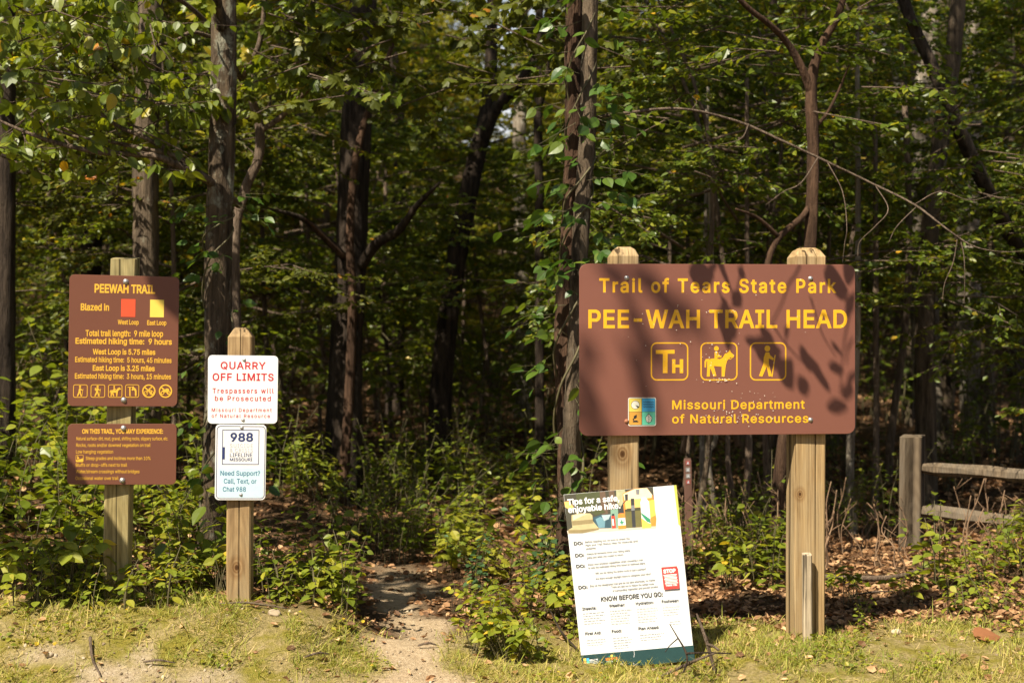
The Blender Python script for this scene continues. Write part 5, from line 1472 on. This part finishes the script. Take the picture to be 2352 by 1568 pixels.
def on_grass(rg, lim=.5):
    def t(x, y):
        p_, gr, gs = ground_masks(x, y)
        clump = vnoise(x * 5, y * 5, 21) * .6 + vnoise(x * 13, y * 13, 22) * .4
        return (gs * (1 - p_) * (1 - gr * .93) * smooth((clump - .22) / .4) > rg.uniform(0, 1, len(x)))
    return t


rgg = np.random.default_rng(88)
ga = Acc()
for n_, size, w_ in ((80000, .034, .085), (26000, .062, .055), (3600, .12, .032)):
    p = sow(n_, (-120, 2480), (5.0, 6.95), on_grass(rgg), rgg)
    if size > .1: p = p[vnoise(p[:, 0] * 3, p[:, 1] * 3, 33) > .55]
    az = rgg.uniform(0, 6.28, len(p)); ln = rgg.uniform(.25, 1.3, len(p))
    up = np.stack([np.cos(az) * ln, np.sin(az) * ln, np.ones(len(p))], 1)
    sd = np.stack([-np.sin(az), np.cos(az), np.zeros(len(p))], 1)
    upv = np.cross(up, sd)
    dry = vnoise(p[:, 0] * 2.2, p[:, 1] * 2.2, 31) * .6 + rgg.uniform(0, .55, len(p)) - .1
    leaves(ga, p - np.array([0, 0, .004]), up, np.stack([np.cos(az), np.sin(az), -ln], 1), size * rgg.uniform(.45, 1.35, len(p)), np.clip(dry, 0, 1), T_BLADE, 0, w_)
# dry straws lying flat among the blades
p = sow(15000, (-120, 2480), (5.0, 6.9), on_grass(rgg), rgg)
az = rgg.uniform(0, 6.28, len(p))
leaves(ga, p + np.array([0, 0, .004]), np.stack([np.cos(az), np.sin(az), rgg.normal(.05, .12, len(p))], 1), np.array([0, 0, 1.0]) + rgg.normal(0, .2, (len(p), 3)), rgg.uniform(.02, .075, len(p)), rgg.uniform(.78, 1, len(p)), T_BLADE, 0, .045)
tag(ga.build('grass', [M_GRASS]), 'short dry yellow-green grass in front of the signs', 'grass', None, 'stuff')
# small round-leaved ground cover among the grass
gc = Acc()
p = sow(14000, (-120, 2480), (5.1, 7.1), on_grass(rgg), rgg)
p = p[vnoise(p[:, 0] * 4, p[:, 1] * 4, 41) > .48]
az = rgg.uniform(0, 6.28, len(p))
leaves(gc, p + np.array([0, 0, 1.0]) * rgg.uniform(.004, .030, len(p))[:, None], np.stack([np.cos(az), np.sin(az), rgg.normal(0, .3, len(p))], 1), np.array([0, 0, 1.0]) + rgg.normal(0, .35, (len(p), 3)), rgg.uniform(.010, .026, len(p)), rgg.beta(2, 2, len(p)), T_OVATE, 0, 1.3)
tag(gc.build('ground_cover', [M_WEED]), 'tiny round-leaved ground cover among the grass', 'ground cover', None, 'stuff')
# fallen leaves
T_CURL = (np.array([(0, 0, .10), (1, 0, .16), (.3, .34, .20), (.7, .26, .24), (.3, -.34, .16), (.7, -.26, .22), (.5, 0, -.02)]), [np.array([(0, 6, 3, 2), (6, 0, 4, 5)]), np.array([(6, 1, 3), (6, 5, 1)])])
la = Acc()
for n_, yr, size in ((36000, (6.2, 9.5), .038), (36000, (9.0, 24.0), .070)):
    def t(x, y):
        p_, gr, gs = ground_masks(x, y)
        dens = (1 - .93 * p_) * (1 - .93 * gs) * (.35 + .65 * (x > .3))
        return dens * (.35 + .9 * vnoise(x * 3, y * 3, 51)) > rgg.uniform(0, 1, len(x))
    p = sow(n_, (-250, 2600), yr, t, rgg)
    az = rgg.uniform(0, 6.28, len(p))
    leaves(la, p + np.array([0, 0, .006]), np.stack([np.cos(az), np.sin(az), rgg.normal(0, .25, len(p))], 1), np.array([0, 0, 1.0]) + rgg.normal(0, .55, (len(p), 3)), size * rgg.uniform(.45, 1.35, len(p)), rgg.beta(1.7, 1.9, len(p)), T_CURL)
p = sow(900, (-100, 2450), (5.1, 6.6), lambda x, y: rgg.uniform(0, 1, len(x)) < .5, rgg)
az = rgg.uniform(0, 6.28, len(p))
leaves(la, p + np.array([0, 0, .006]), np.stack([np.cos(az), np.sin(az), rgg.normal(0, .2, len(p))], 1), np.array([0, 0, 1.0]) + rgg.normal(0, .4, (len(p), 3)), rgg.uniform(.015, .045, len(p)), rgg.beta(2.2, 1.6, len(p)), T_CURL)
tag(la.build('leaf_litter', [M_LITTER]), 'brown dry leaf litter covering the forest floor', 'leaf litter', None, 'stuff')
# loose gravel and crumbs of dirt
bm = bmesh.new(); bmesh.ops.create_icosphere(bm, subdivisions=1, radius=.5)
ico_v = np.array([v.co[:] for v in bm.verts]); ico_f = np.array([[v.index for v in f.verts] for f in bm.faces]); bm.free()
def pebbles(acc, p, size, rg):
    k = len(ico_v)
    R = nrm(rg.normal(0, 1, (len(p), 3))); S2 = nrm(np.cross(R, rg.normal(0, 1, (len(p), 3)))); U = np.cross(R, S2)
    sc_ = size[:, None] * rg.uniform(.55, 1.1, (len(p), 3)); sc_[:, 2] *= .7
    jit = ico_v[None] * rg.uniform(.78, 1.2, (len(p), k, 1))
    v = p[:, None] + jit[..., :1] * sc_[:, None, :1] * R[:, None] + jit[..., 1:2] * sc_[:, None, 1:2] * S2[:, None] + jit[..., 2:] * sc_[:, None, 2:] * U[:, None]
    acc.add(v.reshape(-1, 3), [(ico_f[None] + (np.arange(len(p)) * k)[:, None, None]).reshape(-1, 3)], 0, np.repeat(rg.uniform(0, 1, len(p)), k), False)
M_STONE, n_, l_, b_m = new_mat('pale_limestone')
at_ = n_.new('ShaderNodeAttribute'); at_.attribute_name = 'rnd'
rr_ = ramp(n_, [(0, (.15, .105, .06)), (.5, (.31, .235, .15)), (1, (.46, .37, .26))]); l_.new(at_.outputs['Fac'], rr_.inputs[0])
l_.new(mixc(n_, l_, .5, rr_.outputs[0], mixc(n_, l_, noise(n_, l_, 60, 4).outputs[0], (.5, .5, .5), (1.4, 1.4, 1.4)), 'MULTIPLY'), b_m.inputs['Base Color']); b_m.inputs['Roughness'].default_value = .9
def on_dirt(x, y):
    p_, gr, gs = ground_masks(x, y)
    return np.maximum(gr, p_ * .35 + gs * .05) * (.3 + vnoise(x * 7, y * 7, 61)) > rgg.uniform(0, 1, len(x))
pb = Acc()
p = sow(44000, (-120, 2480), (4.95, 8.6), on_dirt, rgg, 1.4)
pebbles(pb, p + np.array([0, 0, .002]), .004 + .020 * rgg.uniform(0, 1, len(p)) ** 3.5, rgg)
tag(pb.build('gravel', [M_STONE]), 'loose pale gravel on the dirt at the front', 'gravel', None, 'stuff')

# ------------------------------------------------------------------ sticks and stones lying about
def stick(name, label, pts, radii, mat=B_TWIG, twigs=(), cat='stick', group=None):
    w = np.array(pts, dtype=float); base = w[0].copy()
    a_ = Acc(); rg = np.random.default_rng(sum(map(ord, label)))
    tube(a_, spline(w, 6), radii, 8, 0, .14, rg)
    for tp, tr in twigs: tube(a_, spline(np.array(tp, dtype=float), 5), tr, 6, 0, .1, rg)
    o = a_.build(name, mat, None, base); o.location = [float(v) for v in base]
    return tag(o, label, cat, group)


def gp(px, py, lift=.0):
    """the ground point seen at this place in the photograph"""
    d = 5.0
    while d < 40:
        q = P(px, py, d)
        if q[2] <= gz(q[0], q[1]): break
        d += .01
    return np.array([q[0], q[1], gz(q[0], q[1]) + lift])


stick('stick', 'bleached stick lying in the grass at the foot of the quarry post', [gp(505, 1392, .012), gp(570, 1394, .02), gp(660, 1404, .012)], [.003, .005, .003], W_GREY)
stick('stick', 'thin pale stick lying on the gravel at the lower left', [gp(207, 1475, .02), gp(212, 1520, .012), gp(232, 1560, .008)], [.007, .006, .003], B_TWIG)
q0, q1, q2 = gp(1648, 1540, .01), gp(1625, 1470, .0) + V_(0, 0, .0), gp(1600, 1470, 0)
stick('stick', 'forked broken stick standing beside the lower right corner of the poster', [P(1642, 1545, 5.85), P(1628, 1490, 5.86), P(1612, 1440, 5.88), P(1600, 1408, 5.9)], [.007, .0075, .007, .003], B_TWIG,
      [([P(1624, 1478, 5.86), P(1640, 1484, 5.84), P(1652, 1492, 5.82)], [.007, .004])])
stick('twig', 'dark forked twig leaning across the lower right of the poster', [P(1570, 1543, 5.74), P(1578, 1518, 5.76), P(1574, 1494, 5.78), P(1556, 1462, 5.8), P(1538, 1432, 5.83)], [.0035, .004, .0045, .003, .0018], B_DARK,
      [([P(1576, 1500, 5.77), P(1620, 1498, 5.76), P(1680, 1500, 5.76)], [.005, .0025]), ([P(1556, 1466, 5.79), P(1538, 1482, 5.76), P(1528, 1496, 5.74)], [.003, .0015])], 'twig')
stick('stick', 'crooked grey stick lying along the bottom edge of the poster', [gp(1520, 1562, .015), gp(1572, 1545, .03), P(1600, 1515, 5.72), P(1640, 1500, 5.74)], [.005, .007, .006, .004])
stick('twig', 'dark thin twig slanting up to the left edge of the poster', [gp(1262, 1440, .08), gp(1290, 1478, .05), gp(1330, 1500, .01)], [.003, .005, .004], B_DARK, (), 'twig')
stick('stick', 'grey fallen branch lying on the litter before the fence', [gp(1700, 1330, .03), gp(1900, 1338, .03), gp(2060, 1345, .05), gp(2150, 1310, .06)], [.012, .016, .014, .008])
for i, (x_, y_, l_) in enumerate(((1780, 1345, 90), (1960, 1372, 110), (2200, 1330, 120), (2080, 1400, 70), (1700, 1300, 80), (2290, 1300, 90), (1150, 1350, 80), (960, 1490, 40), (330, 1530, 60), (700, 1520, 50), (1050, 1300, 110), (880, 1270, 120))):
    a_ = gp(x_, y_, .015); an = rgp.uniform(-.6, .6); L_ = l_ * .0022
    stick('twig', 'small dry twig lying flat on the ground', [a_, a_ + V_(math.cos(an) * L_ * .5, math.sin(an) * L_ * .5, .012), a_ + V_(math.cos(an + .2) * L_, math.sin(an + .2) * L_, 0)], [.004, .0055, .002], B_TWIG, (), 'twig', 'twigs lying on the ground')
def stone(label, px, py, size, mat=None):
    c = gp(px, py); a_ = Acc(); bm = bmesh.new(); bmesh.ops.create_icosphere(bm, subdivisions=3, radius=size)
    rg = np.random.default_rng(px)
    v = np.array([q.co[:] for q in bm.verts]); f = np.array([[k.index for k in q.verts] for q in bm.faces]); bm.free()
    n_ = nrm(rg.normal(0, 1, (9, 3))); dd = size * rg.uniform(.55, .95, 9)
    for nn, dk in zip(n_, dd):
        e_ = v @ nn - dk; v = v - np.maximum(e_, 0)[:, None] * nn * .9
    v *= np.array([1.15, .9, .72]); a_.add(v + c + V_(0, 0, size * .25), [f], 0, rg.uniform(.6, 1), True)
    o = a_.build('stone', mat or M_STONE, None, c); o.location = [float(k) for k in c]
    tag(o, label, 'stone')
stone('pale fist-sized stone on the gravel at the lower left', 110, 1508, .020)
stone('tan rounded stone right of the foot of the quarry post', 628, 1413, .028)
stone('small white stone in the grass right of the right post', 2058, 1454, .022)
# one big red-brown fallen leaf on the grass at the right
lf_ = Acc(); c = gp(2268, 1470, .02)
leaves(lf_, (c + V_(-.06, 0, 0))[None], V_(1, .15, .08)[None], V_(0, -.35, 1)[None], np.array([.13]), np.array([.5]), T_BROAD, 0, 1.5)
o = lf_.build('fallen_leaf', leaf_mat('rust_leaf', [(0, (.22, .085, .035)), (1, (.30, .13, .06))], .1, .4, .5), None, c); o.location = [float(k) for k in c]
tag(o, 'big rust-brown fallen leaf on the grass at the far right', 'fallen leaf')
